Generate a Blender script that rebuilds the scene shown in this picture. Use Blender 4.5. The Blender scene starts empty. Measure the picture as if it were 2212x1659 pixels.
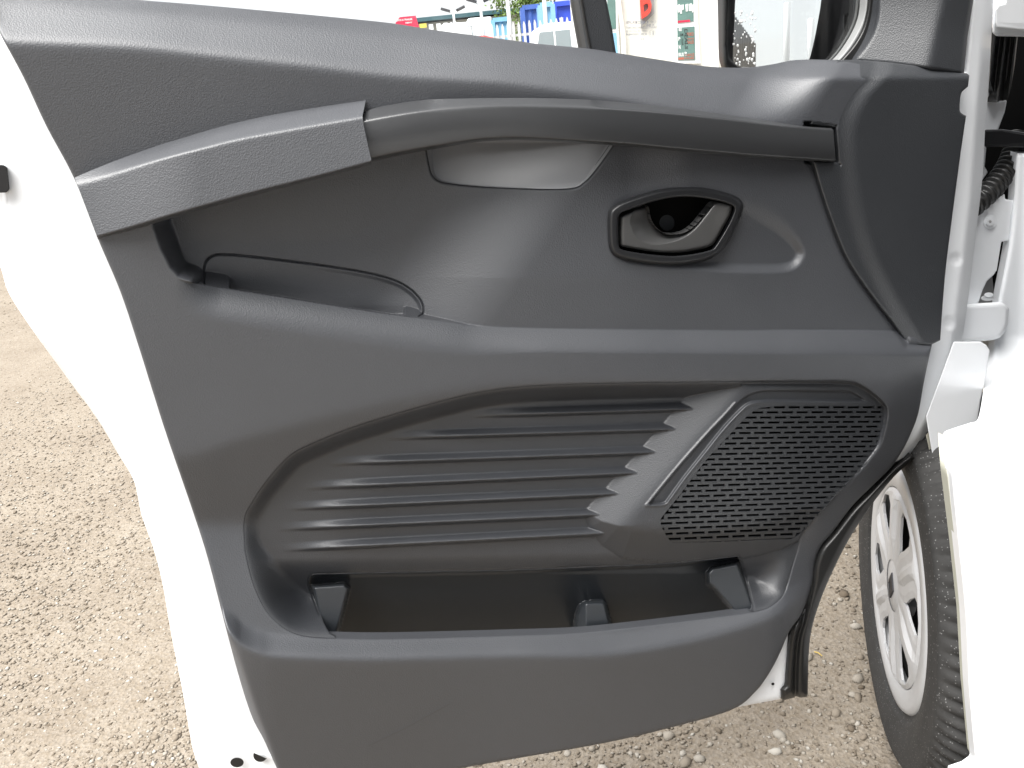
import bpy, math, random
import numpy as np
from math import radians, sin, cos, tan, pi
from mathutils import Matrix, Vector

random.seed(4); RNG = np.random.default_rng(4)
SC = bpy.context.scene
COL = SC.collection

# ------------------------------------------------------------------ camera
FPX, IW, IH = 1890.0, 2212.0, 1659.0           # focal length and frame in survey pixels
PITCH, ROLL, HC = radians(20.3), radians(5.8), 1.26
CF = np.array([0, cos(PITCH), -sin(PITCH)]); r0 = np.array([1.0, 0, 0]); u0 = np.array([0, sin(PITCH), cos(PITCH)])
CR = cos(ROLL) * r0 - sin(ROLL) * u0
CU = sin(ROLL) * r0 + cos(ROLL) * u0
CC = np.array([0, 0, HC])
cam = bpy.data.cameras.new('camera'); camo = bpy.data.objects.new('camera', cam); COL.objects.link(camo)
cam.sensor_width = 36; cam.lens = FPX / IW * 36; cam.clip_start = 0.02; cam.clip_end = 3000
camo.matrix_world = Matrix(((CR[0], CU[0], -CF[0], CC[0]), (CR[1], CU[1], -CF[1], CC[1]), (CR[2], CU[2], -CF[2], CC[2]), (0, 0, 0, 1)))
SC.camera = camo

# ------------------------------------------------------------------ light (bright overcast)
SUN_EL, SUN_AZ = radians(63), radians(231)      # azimuth clockwise from +Y: high on the left
world = bpy.data.worlds.new('World'); SC.world = world; world.use_nodes = True
nt = world.node_tree; nt.nodes.clear()
sky = nt.nodes.new('ShaderNodeTexSky'); sky.sky_type = 'NISHITA'; sky.sun_disc = False
sky.sun_elevation = SUN_EL; sky.sun_rotation = SUN_AZ; sky.air_density = 1.0; sky.dust_density = 2.0
mixc = nt.nodes.new('ShaderNodeMixRGB'); mixc.inputs[0].default_value = 0.97
mixc.inputs[2].default_value = (2.35, 2.38, 2.43, 1)     # cloud layer
bg = nt.nodes.new('ShaderNodeBackground'); bg.inputs[1].default_value = 0.06
wo = nt.nodes.new('ShaderNodeOutputWorld')
nt.links.new(sky.outputs[0], mixc.inputs[1]); nt.links.new(mixc.outputs[0], bg.inputs[0]); nt.links.new(bg.outputs[0], wo.inputs[0])
sl = bpy.data.lights.new('sun', 'SUN'); sl.energy = 1.5; sl.angle = radians(55); sl.color = (1, 0.98, 0.95)
so = bpy.data.objects.new('sun', sl); COL.objects.link(so)
sd_ = Vector((sin(SUN_AZ) * cos(SUN_EL), cos(SUN_AZ) * cos(SUN_EL), sin(SUN_EL)))
so.rotation_euler = sd_.to_track_quat('Z', 'Y').to_euler(); so.location = (-3, -4, 6)
SC.view_settings.view_transform = 'Standard'; SC.view_settings.look = 'None'
SC.view_settings.exposure = 3.0; SC.view_settings.gamma = 1
SC.cycles.use_denoising = True
SC.cycles.max_bounces = 8; SC.cycles.transparent_max_bounces = 12

# ------------------------------------------------------------------ survey helpers (photo measurements -> places in the yard)
DA = radians(13)                                # the open door stands 13 deg off square to the view
DU = np.array([cos(DA), sin(DA), 0]); DW = np.array([sin(DA), -cos(DA), 0]); D0 = np.array([0, 1.02, 0])
VB = radians(10)
VA = np.array([sin(VB), cos(VB), 0]); VN = np.array([-cos(VB), sin(VB), 0])   # van axis, outward side normal

def rays(x, y):
    x = np.asarray(x, float); y = np.asarray(y, float)
    return CF + CR * ((x - IW / 2) / FPX)[..., None] - CU * ((y - IH / 2) / FPX)[..., None]
def P(x, y, w=0.0):                             # point on the door, w metres proud of its base plane
    w = w - .034 * np.clip((np.asarray(x, float) - 1150) / 900, 0, 1.25) ** 2      # the door bows away towards its hinges
    r = rays(x, y); t = ((D0 - CC) @ DW + w) / (r @ DW)
    return CC + r * t[..., None]
def plane_pt(x, y, o, n, off=0.0):
    r = rays(x, y); t = ((o - CC) @ n + off) / (r @ n)
    return CC + r * t[..., None]
def at_depth(x, y, d):
    r = rays(x, y); return CC + r * (np.asarray(d, float)[..., None])
def at_z(x, y, z):
    r = rays(x, y); t = (z - CC[2]) / r[..., 2]
    return CC + r * t[..., None]

def sp(d, k):                                   # soft plus
    return k * np.logaddexp(0, d / k)
def ss(a, b, x):
    t = np.clip((x - a) / (b - a), 0, 1); return t * t * (3 - 2 * t)
def sm01(t):
    t = np.clip(t, 0, 1); return t * t * (3 - 2 * t)

def crom(pts, n=6, closed=False):
    p = np.array(pts, float); m = len(p); out = []
    rng = range(m) if closed else range(m - 1)
    for i in rng:
        if closed: a, b, c, d = p[(i - 1) % m], p[i], p[(i + 1) % m], p[(i + 2) % m]
        else: a, b, c, d = p[max(i - 1, 0)], p[i], p[i + 1], p[min(i + 2, m - 1)]
        for j in range(n):
            t = j / n
            out.append(0.5 * ((2 * b) + (c - a) * t + (2 * a - 5 * b + 4 * c - d) * t * t + (3 * b - a - 3 * c + d) * t ** 3))
    if not closed: out.append(p[-1])
    o = np.array(out); keep = [0]
    for i in range(1, len(o)):
        if np.hypot(*(o[i] - o[keep[-1]])) > 0.3: keep.append(i)
    return o[keep]
def curve(pts):                                 # y as a smooth function of x
    c = crom(pts, 10); x = np.maximum.accumulate(c[:, 0] + np.arange(len(c)) * 1e-6)
    return lambda q: np.interp(q, x, c[:, 1])
def curve_x(pts):                               # x as a smooth function of y
    c = crom(pts, 10); y = np.maximum.accumulate(c[:, 1] + np.arange(len(c)) * 1e-6)
    return lambda q: np.interp(q, y, c[:, 0])

def sdf(x, y, poly, pad=1e9, near=False):       # signed distance in survey pixels, negative inside
    x = np.asarray(x, float); y = np.asarray(y, float)
    shp = x.shape; x = x.ravel(); y = y.ravel()
    poly = np.asarray(poly, float)
    lo = poly.min(0) - pad; hi = poly.max(0) + pad
    m = (x >= lo[0]) & (x <= hi[0]) & (y >= lo[1]) & (y <= hi[1])
    out = np.full(x.shape, float(min(pad, 1e6))); idx = np.nonzero(m)[0]
    nx = np.zeros(x.shape); ny = np.zeros(x.shape)
    for s in range(0, len(idx), 200000):
        ii = idx[s:s + 200000]; px = x[ii]; py = y[ii]
        best = np.full(px.shape, 1e18); ins = np.zeros(px.shape, bool)
        bx = np.zeros(px.shape); by = np.zeros(px.shape)
        for k in range(len(poly)):
            ax, ay = poly[k]; cx, cy = poly[(k + 1) % len(poly)]
            ex, ey = cx - ax, cy - ay; L = ex * ex + ey * ey
            if L < 1e-12: continue
            t = np.clip(((px - ax) * ex + (py - ay) * ey) / L, 0, 1)
            qx = ax + t * ex; qy = ay + t * ey
            dd = (px - qx) ** 2 + (py - qy) ** 2
            if near:
                u = dd < best; bx[u] = qx[u]; by[u] = qy[u]
            best = np.minimum(best, dd)
            if ey != 0:
                c = (ay > py) != (cy > py)
                ins ^= c & (px < ex * (py - ay) / ey + ax)
        d = np.sqrt(best); out[ii] = np.where(ins, -d, d)
        if near: nx[ii] = bx; ny[ii] = by
    if near: return out.reshape(shp), nx.reshape(shp), ny.reshape(shp)
    return out.reshape(shp)
def pdist(x, y, line, pad=60):                  # distance to an open polyline
    line = np.asarray(line, float); x = np.asarray(x, float)
    best = np.full(x.shape, float(pad) ** 2)
    lo = line.min(0) - pad; hi = line.max(0) + pad
    m = (x >= lo[0]) & (x <= hi[0]) & (y >= lo[1]) & (y <= hi[1])
    px, py = x[m], y[m]; b = best[m]
    for k in range(len(line) - 1):
        ax, ay = line[k]; ex, ey = line[k + 1] - line[k]; L = ex * ex + ey * ey
        if L < 1e-12: continue
        t = np.clip(((px - ax) * ex + (py - ay) * ey) / L, 0, 1)
        b = np.minimum(b, (px - ax - t * ex) ** 2 + (py - ay - t * ey) ** 2)
    best[m] = b
    return np.sqrt(best)

# ------------------------------------------------------------------ object helpers
def raw_obj(name, me, mat, parent=None, smooth=True):
    c = None
    n = len(me.vertices)
    if n:
        co = np.empty(n * 3, np.float32); me.vertices.foreach_get('co', co); co = co.reshape(-1, 3)
        lo, hi = co.min(0), co.max(0); c = (lo + hi) / 2
        me.vertices.foreach_set('co', (co - c).astype(np.float32).ravel())
    o = bpy.data.objects.new(name, me); COL.objects.link(o)
    if c is not None: o.location = c
    if parent is not None:
        o.parent = parent
        wl = world_loc(parent); o.location = Vector(c) - wl
    if mat is not None: me.materials.append(mat)
    if smooth and len(me.polygons): me.polygons.foreach_set('use_smooth', [True] * len(me.polygons))
    me.update()
    return o
def world_loc(o):
    v = Vector((0, 0, 0))
    while o is not None: v += o.location; o = o.parent
    return v
def obj(name, verts, faces, mat, parent=None, smooth=False):
    me = bpy.data.meshes.new(name); me.from_pydata([tuple(map(float, v)) for v in verts], [], [tuple(int(i) for i in f) for f in faces])
    return raw_obj(name, me, mat, parent, smooth)
def mesh_np(name, verts, quads):
    me = bpy.data.meshes.new(name); nf = len(quads); k = quads.shape[1]
    me.vertices.add(len(verts)); me.vertices.foreach_set('co', np.asarray(verts, np.float32).ravel())
    me.loops.add(nf * k); me.loops.foreach_set('vertex_index', np.asarray(quads, np.int32).ravel())
    me.polygons.add(nf); me.polygons.foreach_set('loop_start', (np.arange(nf) * k).astype(np.int32))
    me.polygons.foreach_set('loop_total', np.full(nf, k, np.int32))
    me.update(calc_edges=True); me.validate()
    return me
def tag(o, label=None, cat=None, group=None, kind=None):
    if label: o['label'] = label
    if cat: o['category'] = cat
    if group: o['group'] = group
    if kind: o['kind'] = kind
    return o
def empty(name, loc, label=None, cat=None, group=None):
    o = bpy.data.objects.new(name, None); COL.objects.link(o); o.location = loc; o.empty_display_size = 0.1
    return tag(o, label, cat, group)
class MB:                                       # collects simple solids into one mesh
    def __init__(s): s.v = []; s.f = []
    def add(s, v, f):
        b = len(s.v); s.v += [tuple(map(float, q)) for q in v]; s.f += [tuple(i + b for i in g) for g in f]; return s
    def prism(s, front, back):
        n = len(front); s.add(list(front) + list(back), [tuple(range(n)), tuple(range(2 * n - 1, n - 1, -1))] + [(i, i + n, (i + 1) % n + n, (i + 1) % n) for i in range(n)]); return s
    def box(s, c, h, ax=None):
        ax = np.eye(3) if ax is None else ax; c = np.array(c, float)
        v = [c + ax[0] * h[0] * i + ax[1] * h[1] * j + ax[2] * h[2] * k for i in (-1, 1) for j in (-1, 1) for k in (-1, 1)]
        return s.add(v, [(0, 1, 3, 2), (4, 6, 7, 5), (0, 4, 5, 1), (2, 3, 7, 6), (0, 2, 6, 4), (1, 5, 7, 3)])
    def tube(s, path, rad, seg=10, cap=True):
        path = [np.array(p, float) for p in path]; n = len(path); rad = rad if hasattr(rad, '__len__') else [rad] * n
        rings = []; nrm = None
        for i in range(n):
            t = path[min(i + 1, n - 1)] - path[max(i - 1, 0)]; t /= np.linalg.norm(t)
            if nrm is None:
                a = np.array([0, 0, 1.0]) if abs(t[2]) < .9 else np.array([1.0, 0, 0]); nrm = np.cross(t, a)
            nrm = nrm - t * (nrm @ t); nrm /= np.linalg.norm(nrm); b = np.cross(t, nrm)
            rings.append([path[i] + rad[i] * (cos(2 * pi * k / seg) * nrm + sin(2 * pi * k / seg) * b) for k in range(seg)])
        v = [q for r in rings for q in r]
        f = [(i * seg + k, i * seg + (k + 1) % seg, (i + 1) * seg + (k + 1) % seg, (i + 1) * seg + k) for i in range(n - 1) for k in range(seg)]
        if cap: f += [tuple(range(seg))[::-1], tuple(range((n - 1) * seg, n * seg))]
        return s.add(v, f)
    def build(s, name, mat, parent=None, smooth=False, bevel=0, seg=2):
        o = obj(name, s.v, s.f, mat, parent, smooth)
        if bevel:
            m = o.modifiers.new('bevel', 'BEVEL'); m.width = bevel; m.segments = seg; m.limit_method = 'ANGLE'; m.angle_limit = radians(35)
        return o
def rfaces(mesh):                               # consistent outward normals
    import bmesh
    bm = bmesh.new(); bm.from_mesh(mesh); bmesh.ops.recalc_face_normals(bm, faces=bm.faces); bm.to_mesh(mesh); bm.free()

def relief(name, poly, wf, step, mat, parent, thick=0.004, roll=None, mapper=None, back=None, xs=None, ys=None, holes=()):
    """A moulded sheet: outline poly, depth wf(x, y), edges rolled over by roll=(width px, depth m), skirt of real thickness."""
    poly = np.asarray(poly, float); mapper = mapper or P; back = -DW if back is None else back
    if xs is None: xs = np.arange(poly[:, 0].min() - step * 1.5, poly[:, 0].max() + step * 1.6, step)
    if ys is None: ys = np.arange(poly[:, 1].min() - step * 1.5, poly[:, 1].max() + step * 1.6, step)
    X, Y = np.meshgrid(xs, ys); d, bx, by = sdf(X, Y, poly, pad=step * 2, near=True)
    for h_ in holes:
        d2, hx, hy = sdf(X, Y, h_, pad=step * 2.5, near=True); d2 = -d2; u = (d2 > d) & (np.abs(d2) < step * 2.5) | (d2 > step * 2.4)
        d = np.where(u, d2, d); bx = np.where(u, hx, bx); by = np.where(u, hy, by)
    inside = d < -0.25 * step
    cell_in = inside[:-1, :-1] | inside[1:, :-1] | inside[:-1, 1:] | inside[1:, 1:]
    use = np.zeros(X.shape, bool)
    use[:-1, :-1] |= cell_in; use[1:, :-1] |= cell_in; use[:-1, 1:] |= cell_in; use[1:, 1:] |= cell_in
    snap = use & ~inside
    X = np.where(snap, bx, X); Y = np.where(snap, by, Y); d = np.where(snap, 0, d)
    idx = -np.ones(X.shape, np.int64); idx[use] = np.arange(use.sum())
    x, y, dd = X[use], Y[use], d[use]
    w = wf(x, y) if callable(wf) else np.full(x.shape, wf)
    if roll: w = w - roll[1] * np.clip(1 + dd / roll[0], 0, 1) ** 2
    v = mapper(x, y, w)
    a, b, c, e = idx[:-1, :-1][cell_in], idx[1:, :-1][cell_in], idx[1:, 1:][cell_in], idx[:-1, 1:][cell_in]
    q = np.stack([a, b, c, e], 1)
    ed = np.concatenate([q[:, [0, 1]], q[:, [1, 2]], q[:, [2, 3]], q[:, [3, 0]]])
    nV = len(v); key = ed.min(1) * nV + ed.max(1)
    un, first, cnt = np.unique(key, return_index=True, return_counts=True)
    be = ed[first[cnt == 1]]
    bv = np.unique(be); mp = -np.ones(nV, np.int64); mp[bv] = nV + np.arange(len(bv)); nb = len(bv)
    v2 = np.concatenate([v, v[bv], v[bv] + back * thick])
    sk = np.stack([mp[be[:, 1]], mp[be[:, 0]], mp[be[:, 0]] + nb, mp[be[:, 1]] + nb], 1)
    q = np.concatenate([q, sk])
    me = mesh_np(name, v2, q)
    o = raw_obj(name, me, mat, parent, True)
    return o

# ------------------------------------------------------------------ materials
def M(name): m = bpy.data.materials.new(name); m.use_nodes = True; return m, m.node_tree, m.node_tree.nodes['Principled BSDF']
def N(t, kind, **kw):
    n = t.nodes.new(kind)
    for k, v in kw.items(): setattr(n, k, v)
    return n
def simple(name, col, rough=0.5, spec=0.5, metal=0, bump=None, var=0.0, vscale=8, coat=0):
    m, t, b = M(name); b.inputs['Base Color'].default_value = (*col, 1); b.inputs['Roughness'].default_value = rough
    b.inputs['Specular IOR Level'].default_value = spec; b.inputs['Metallic'].default_value = metal; b.inputs['Coat Weight'].default_value = coat
    tc = N(t, 'ShaderNodeTexCoord')
    if var:
        n = N(t, 'ShaderNodeTexNoise'); n.inputs['Scale'].default_value = vscale; n.inputs['Detail'].default_value = 6
        t.links.new(tc.outputs['Object'], n.inputs['Vector'])
        r = N(t, 'ShaderNodeMixRGB'); r.blend_type = 'MIX'
        r.inputs[1].default_value = (*[c * (1 - var) for c in col], 1); r.inputs[2].default_value = (*[min(1, c * (1 + var)) for c in col], 1)
        t.links.new(n.outputs['Fac'], r.inputs[0]); t.links.new(r.outputs[0], b.inputs['Base Color'])
    if bump:
        n = N(t, 'ShaderNodeTexNoise'); n.inputs['Scale'].default_value = bump[0]; n.inputs['Detail'].default_value = 3
        t.links.new(tc.outputs['Object'], n.inputs['Vector'])
        bp = N(t, 'ShaderNodeBump'); bp.inputs['Strength'].default_value = bump[1]; bp.inputs['Distance'].default_value = bump[2]
        t.links.new(n.outputs['Fac'], bp.inputs['Height']); t.links.new(bp.outputs[0], b.inputs['Normal'])
    return m
def grained(name, col, rough, scale, strength):
    """Moulded plastic with a leather-like grain and faint dust."""
    m, t, b = M(name); tc = N(t, 'ShaderNodeTexCoord')
    v = N(t, 'ShaderNodeTexVoronoi'); v.feature = 'F1'; v.inputs['Scale'].default_value = scale
    n0 = N(t, 'ShaderNodeTexNoise'); n0.inputs['Scale'].default_value = scale * .6; n0.inputs['Detail'].default_value = 2
    add = N(t, 'ShaderNodeMixRGB'); add.inputs[0].default_value = 0.2
    t.links.new(tc.outputs['Object'], v.inputs['Vector']); t.links.new(tc.outputs['Object'], n0.inputs['Vector'])
    t.links.new(v.outputs['Distance'], add.inputs[1]); t.links.new(n0.outputs['Fac'], add.inputs[2])
    bp = N(t, 'ShaderNodeBump'); bp.inputs['Strength'].default_value = strength; bp.inputs['Distance'].default_value = 0.0008
    t.links.new(add.outputs[0], bp.inputs['Height']); t.links.new(bp.outputs[0], b.inputs['Normal'])
    n = N(t, 'ShaderNodeTexNoise'); n.inputs['Scale'].default_value = 5; n.inputs['Detail'].default_value = 8; n.inputs['Roughness'].default_value = .7
    t.links.new(tc.outputs['Object'], n.inputs['Vector'])
    mr = N(t, 'ShaderNodeMapRange'); mr.inputs[1].default_value = .3; mr.inputs[2].default_value = .7; mr.inputs[3].default_value = rough - .04; mr.inputs[4].default_value = rough + .05
    t.links.new(n.outputs['Fac'], mr.inputs[0]); t.links.new(mr.outputs[0], b.inputs['Roughness'])
    r = N(t, 'ShaderNodeMixRGB'); r.inputs[1].default_value = (*[c * .9 for c in col], 1); r.inputs[2].default_value = (*[c * 1.12 for c in col], 1)
    t.links.new(n.outputs['Fac'], r.inputs[0]); t.links.new(r.outputs[0], b.inputs['Base Color'])
    b.inputs['Specular IOR Level'].default_value = .8
    return m
m_trim = grained('grained_grey_plastic', (.043, .0455, .0515), .49, 620, .36)
m_trim2 = grained('grained_dark_plastic', (.0215, .0235, .027), .47, 700, .4)
m_satin = simple('satin_grey_plastic', (.030, .031, .033), .34, .7, bump=(900, .05, .0003), var=.06)
m_bin = grained('smooth_black_plastic', (.0115, .0145, .0185), .5, 700, .08)
m_black = simple('black_plastic', (.008, .008, .009), .4, .5, var=.1)
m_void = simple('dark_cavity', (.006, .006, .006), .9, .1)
m_rubber = simple('black_rubber', (.012, .012, .012), .38, .5, bump=(60, .2, .001), var=.2)
m_white = simple('white_paint', (.77, .79, .815), .28, .5, var=.012, vscale=3, coat=.4)
m_lever = simple('lever_grey_plastic', (.062, .062, .062), .36, .6, bump=(1200, .04, .0002))
m_tyre = simple('tyre_rubber', (.027, .0265, .026), .75, .4, bump=(220, .35, .001), var=.35, vscale=60)
def droplets(m):
    t = m.node_tree; b = t.nodes['Principled BSDF']; tc = N(t, 'ShaderNodeTexCoord'); v = N(t, 'ShaderNodeTexVoronoi'); v.inputs['Scale'].default_value = 190
    t.links.new(tc.outputs['Object'], v.inputs['Vector']); cr = N(t, 'ShaderNodeValToRGB'); cr.color_ramp.elements[0].position = .12; cr.color_ramp.elements[0].color = (1, 1, 1, 1); cr.color_ramp.elements[1].position = .20; cr.color_ramp.elements[1].color = (0, 0, 0, 1)
    t.links.new(v.outputs['Distance'], cr.inputs[0]); mx = N(t, 'ShaderNodeMixRGB'); src = b.inputs['Base Color'].links[0].from_socket
    t.links.new(cr.outputs[0], mx.inputs[0]); t.links.new(src, mx.inputs[1]); mx.inputs[2].default_value = (.16, .16, .16, 1); t.links.new(mx.outputs[0], b.inputs['Base Color'])
droplets(m_tyre)
m_silver = simple('silver_hubcap', (.46, .465, .475), .38, .5, metal=.1, var=.06, vscale=30)
m_steel = simple('dark_steel', (.05, .05, .055), .5, .5, metal=.6)
m_print = simple('grey_etching', (.22, .23, .27), .7, .2)
m_cream = simple('cream_panel', (.74, .73, .68), .6, .3, var=.02, vscale=2)
m_frame = simple('white_upvc', (.82, .83, .84), .4, .4)
m_red = simple('red_paint', (.62, .035, .03), .45, .5)
m_signred = simple('sign_red', (.60, .03, .08), .5, .4)
m_white_print = simple('white_print', (.85, .85, .85), .6, .2)
m_greysign = simple('grey_sign', (.30, .30, .30), .6, .3)
m_blue = simple('blue_container', (.05, .10, .62), .5, .4, var=.12, vscale=3)
m_lblue = simple('pale_blue_container', (.24, .46, .66), .5, .4, var=.2, vscale=2)
m_galv = simple('galvanised_steel', (.60, .61, .62), .5, .4, metal=.3, var=.08, vscale=3)
m_wall = simple('olive_grey_cladding', (.30, .30, .26), .7, .3, var=.05)
m_roofedge = simple('teal_roof_edge', (.04, .10, .12), .6, .3)
m_teal = simple('tinted_window', (.13, .22, .20), .12, .5, var=.5, vscale=5)
m_dkglass = simple('dark_car_glass', (.20, .24, .25), .1, .5, var=.3, vscale=2)
m_yellow = simple('yellow_panel', (.75, .60, .10), .5, .4)
m_leaf = simple('tree_leaves', (.10, .16, .035), .6, .3, var=.5, vscale=1.2)
m_bark = simple('bark', (.09, .07, .05), .9, .2)
m_seat = simple('seat_cloth', (.03, .03, .033), .9, .2)
m_gasket = simple('seam_gap', (.008, .008, .009), .8, .2)
def glass_mat():
    m, t, b = M('window_glass'); out = t.nodes['Material Output']; t.nodes.remove(b)
    tr = N(t, 'ShaderNodeBsdfTransparent'); tr.inputs[0].default_value = (.99, .997, .994, 1)
    g = N(t, 'ShaderNodeBsdfGlossy'); g.inputs['Roughness'].default_value = 0.0
    f = N(t, 'ShaderNodeFresnel'); f.inputs[0].default_value = 1.45
    k = N(t, 'ShaderNodeMixShader'); t.links.new(f.outputs[0], k.inputs[0]); t.links.new(tr.outputs[0], k.inputs[1]); t.links.new(g.outputs[0], k.inputs[2])
    t.links.new(k.outputs[0], out.inputs[0]); return m
m_glass = glass_mat()
m_mirror = simple('mirror_silver', (.93, .94, .94), .01, .5, metal=1)
m_drop = simple('water_droplet', (.9, .9, .9), .05, .6)

# ------------------------------------------------------------------ the van: its Empty stands on the ground under the front wheel
van = empty('van', Vector(at_z(1945., 1265., .335) * np.array([1, 1, 0])),
            'white van with its front door wide open over the gravel', 'van')

# ==== outlines measured on the photograph ====
TRIM = crom([(-40, -30), (-20, 20), (0, 72), (50, 165), (100, 272), (160, 385), (212, 517), (260, 630), (300, 750), (325, 830), (360, 940), (415, 1100), (450, 1210), (490, 1365),
             (520, 1475), (545, 1550), (570, 1598), (598, 1659), (640, 1740)], 5)
TRIM = np.concatenate([TRIM, crom([(640, 1740), (800, 1700), (950, 1668), (1106, 1640), (1306, 1605), (1456, 1570), (1581, 1533), (1631, 1495), (1661, 1455), (1684, 1412), (1706, 1362), (1733, 1322),
             (1756, 1255), (1761, 1212), (1775, 1178), (1800, 1148), (1841, 1093), (1886, 1048), (1926, 1008), (1951, 970), (1968, 935), (1983, 895), (1994, 835), (2001, 800), (2013, 745)], 6)[1:],
             np.array([(2013, 700), (2030, 600), (2050, 400), (2060, 220), (2050, 160), (1930, 150)]),
             crom([(1861, 134), (1806, 130), (1731, 129), (1681, 138), (1631, 145), (1571, 146), (1506, 141), (1406, 126), (1331, 114), (1271, 105), (1166, 95), (1106, 87), (940, 65), (845, 50), (700, 35), (550, 21), (415, 9), (280, -2), (100, -20), (-40, -30)], 5)[:-1]])
ytop = curve([(-40, -32), (100, -20), (280, -2), (415, 9), (550, 21), (700, 35), (845, 50), (940, 65), (1106, 87), (1166, 95), (1271, 105), (1331, 114), (1406, 126), (1506, 141), (1571, 146), (1631, 145), (1681, 138), (1731, 129), (1806, 130), (2100, 140)])
ycre = curve([(-50, 80), (0, 85), (280, 97), (450, 115), (650, 137), (850, 160), (1000, 170), (1106, 178), (1300, 206), (1500, 243), (1700, 266), (1800, 275), (2100, 290)])
ymid = curve([(-50, 470), (160, 450), (212, 465), (330, 410), (450, 375), (650, 330), (790, 290), (1000, 265), (1256, 270), (1500, 290), (1750, 315), (2100, 330)])
NOOK = np.concatenate([crom([(322, 470), (328, 492), (345, 540), (366, 582), (384, 601), (410, 610)], 6), crom([(410, 610), (600, 640), (800, 672), (960, 694), (1045, 705), (1200, 710), (1500, 713), (1800, 715), (1960, 717)], 5)[1:],
                       np.array([(2060, 700), (2060, 330), (1800, 320), (1500, 295), (1256, 275), (1000, 270), (790, 300), (500, 370)])])
yridge = curve([(330, 600), (410, 610), (600, 640), (800, 672), (960, 694), (1045, 705), (1200, 710), (1500, 713), (1800, 715), (2060, 718)])
PKT = crom([(440, 612), (441, 580), (447, 562), (462, 552), (480, 550), (520, 552), (600, 561), (700, 574), (790, 589), (850, 605), (885, 624), (906, 645), (914, 663), (913, 678), (905, 684)], 6)
TABS = [np.array([(441, 582), (470, 584), (490, 592), (498, 602), (497, 640), (441, 640)], float), np.array([(872, 664), (878, 659), (890, 659), (912, 667), (913, 700), (872, 700)], float)]
PKTP = np.concatenate([PKT, np.array([(850, 690), (800, 682), (600, 650), (445, 625)])])
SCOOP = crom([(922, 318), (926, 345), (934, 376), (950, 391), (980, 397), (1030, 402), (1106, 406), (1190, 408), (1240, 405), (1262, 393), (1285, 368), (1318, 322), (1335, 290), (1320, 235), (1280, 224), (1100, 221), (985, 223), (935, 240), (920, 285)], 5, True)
RREC = crom([(1312, 480), (1316, 440), (1330, 425), (1380, 408), (1470, 398), (1560, 404), (1640, 420), (1710, 480), (1741, 535), (1738, 562), (1722, 582), (1690, 592), (1620, 593), (1556, 591), (1480, 586), (1406, 579), (1350, 568), (1322, 548), (1312, 520)], 4, True)
ytuck = curve([(300, 1010), (420, 985), (500, 957), (575, 937), (700, 905), (850, 870), (1000, 842), (1106, 830), (1300, 823), (1500, 820), (1640, 818), (2050, 820)])
REC = np.concatenate([crom([(527, 1135), (531, 1112), (543, 1090), (565, 1055), (598, 1014), (630, 982), (670, 961), (750, 928), (850, 896), (950, 868), (1025, 850), (1106, 838), (1200, 832), (1350, 828), (1500, 826), (1632, 824), (1760, 823), (1833, 824), (1862, 833), (1889, 851), (1912, 873), (1917, 890),
                            (1914, 915), (1910, 932), (1902, 958), (1883, 985), (1848, 1026), (1806, 1071), (1764, 1116), (1737, 1146), (1727, 1165), (1721, 1190), (1711, 1225), (1702, 1258), (1690, 1287), (1668, 1307), (1645, 1317), (1606, 1324)], 4),
                      crom([(1556, 1331), (1406, 1350), (1256, 1366), (1106, 1372), (850, 1379), (725, 1378), (668, 1375), (632, 1366), (603, 1348), (575, 1318), (555, 1280), (540, 1235), (530, 1188)], 4)])
ylip = curve([(400, 1330), (490, 1367), (525, 1394), (560, 1409), (615, 1418), (800, 1423), (1106, 1416), (1306, 1413), (1456, 1391), (1581, 1360), (1681, 1325), (1760, 1280)])
BIN = np.concatenate([np.array([(668, 1250), (672, 1243)]), crom([(680, 1241), (900, 1236), (1106, 1232), (1300, 1224), (1456, 1217), (1594, 1202)], 4), np.array([(1600, 1215), (1616, 1275), (1626, 1314), (1620, 1322)]), crom([(1606, 1324), (1556, 1331), (1406, 1350), (1256, 1366), (1106, 1372), (850, 1378), (728, 1378)], 4), np.array([(712, 1370), (700, 1350), (668, 1262)])])
def z7(pts): return [(1242 + a / 4.552, 351 + b / 4.552) for a, b in pts]
BZO = crom(z7([(320, 600), (325, 510), (350, 450), (420, 395), (600, 328), (800, 270), (1000, 240), (1200, 235), (1350, 253), (1500, 293), (1600, 333), (1648, 385), (1655, 450), (1620, 560), (1550, 700), (1480, 820), (1420, 890), (1330, 948), (1200, 985), (1000, 1010), (800, 1008), (600, 983), (430, 945), (360, 895), (328, 800)]), 4, True)
BZI = crom(z7([(425, 640), (428, 550), (445, 500), (520, 468), (720, 400), (900, 355), (1050, 338), (1200, 343), (1350, 366), (1480, 398), (1548, 425), (1570, 460), (1555, 510), (1520, 590), (1440, 730), (1375, 830), (1340, 858), (1200, 893), (1000, 918), (850, 914), (650, 892), (480, 862), (438, 835), (425, 750)]), 4, True)
GRV = crom([(1401, 1087), (1401, 1087), (1463, 1011), (1522, 944), (1570, 893), (1592, 869), (1613, 853), (1640, 844), (1672, 842), (1750, 842.5), (1828, 843.5), (1847, 849), (1871, 864), (1871, 864), (1860, 867), (1686, 866.4), (1645, 868), (1618, 874), (1600, 888), (1565, 925), (1522, 979), (1479, 1033), (1448, 1076), (1436, 1089), (1404, 1092), (1404, 1092)], 4, True)
GH = crom([(1643, 881), (1643, 881), (1699, 876), (1800, 876), (1906, 877), (1906, 877), (1903, 931), (1895, 960), (1882, 982), (1847, 1025), (1806, 1068), (1753, 1127), (1715, 1162), (1672, 1165), (1560, 1170), (1463, 1172.5), (1447, 1167), (1433, 1146), (1426.5, 1127), (1433, 1113), (1463, 1076), (1522, 998), (1581, 933.5), (1621, 893)], 4, True)
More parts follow.
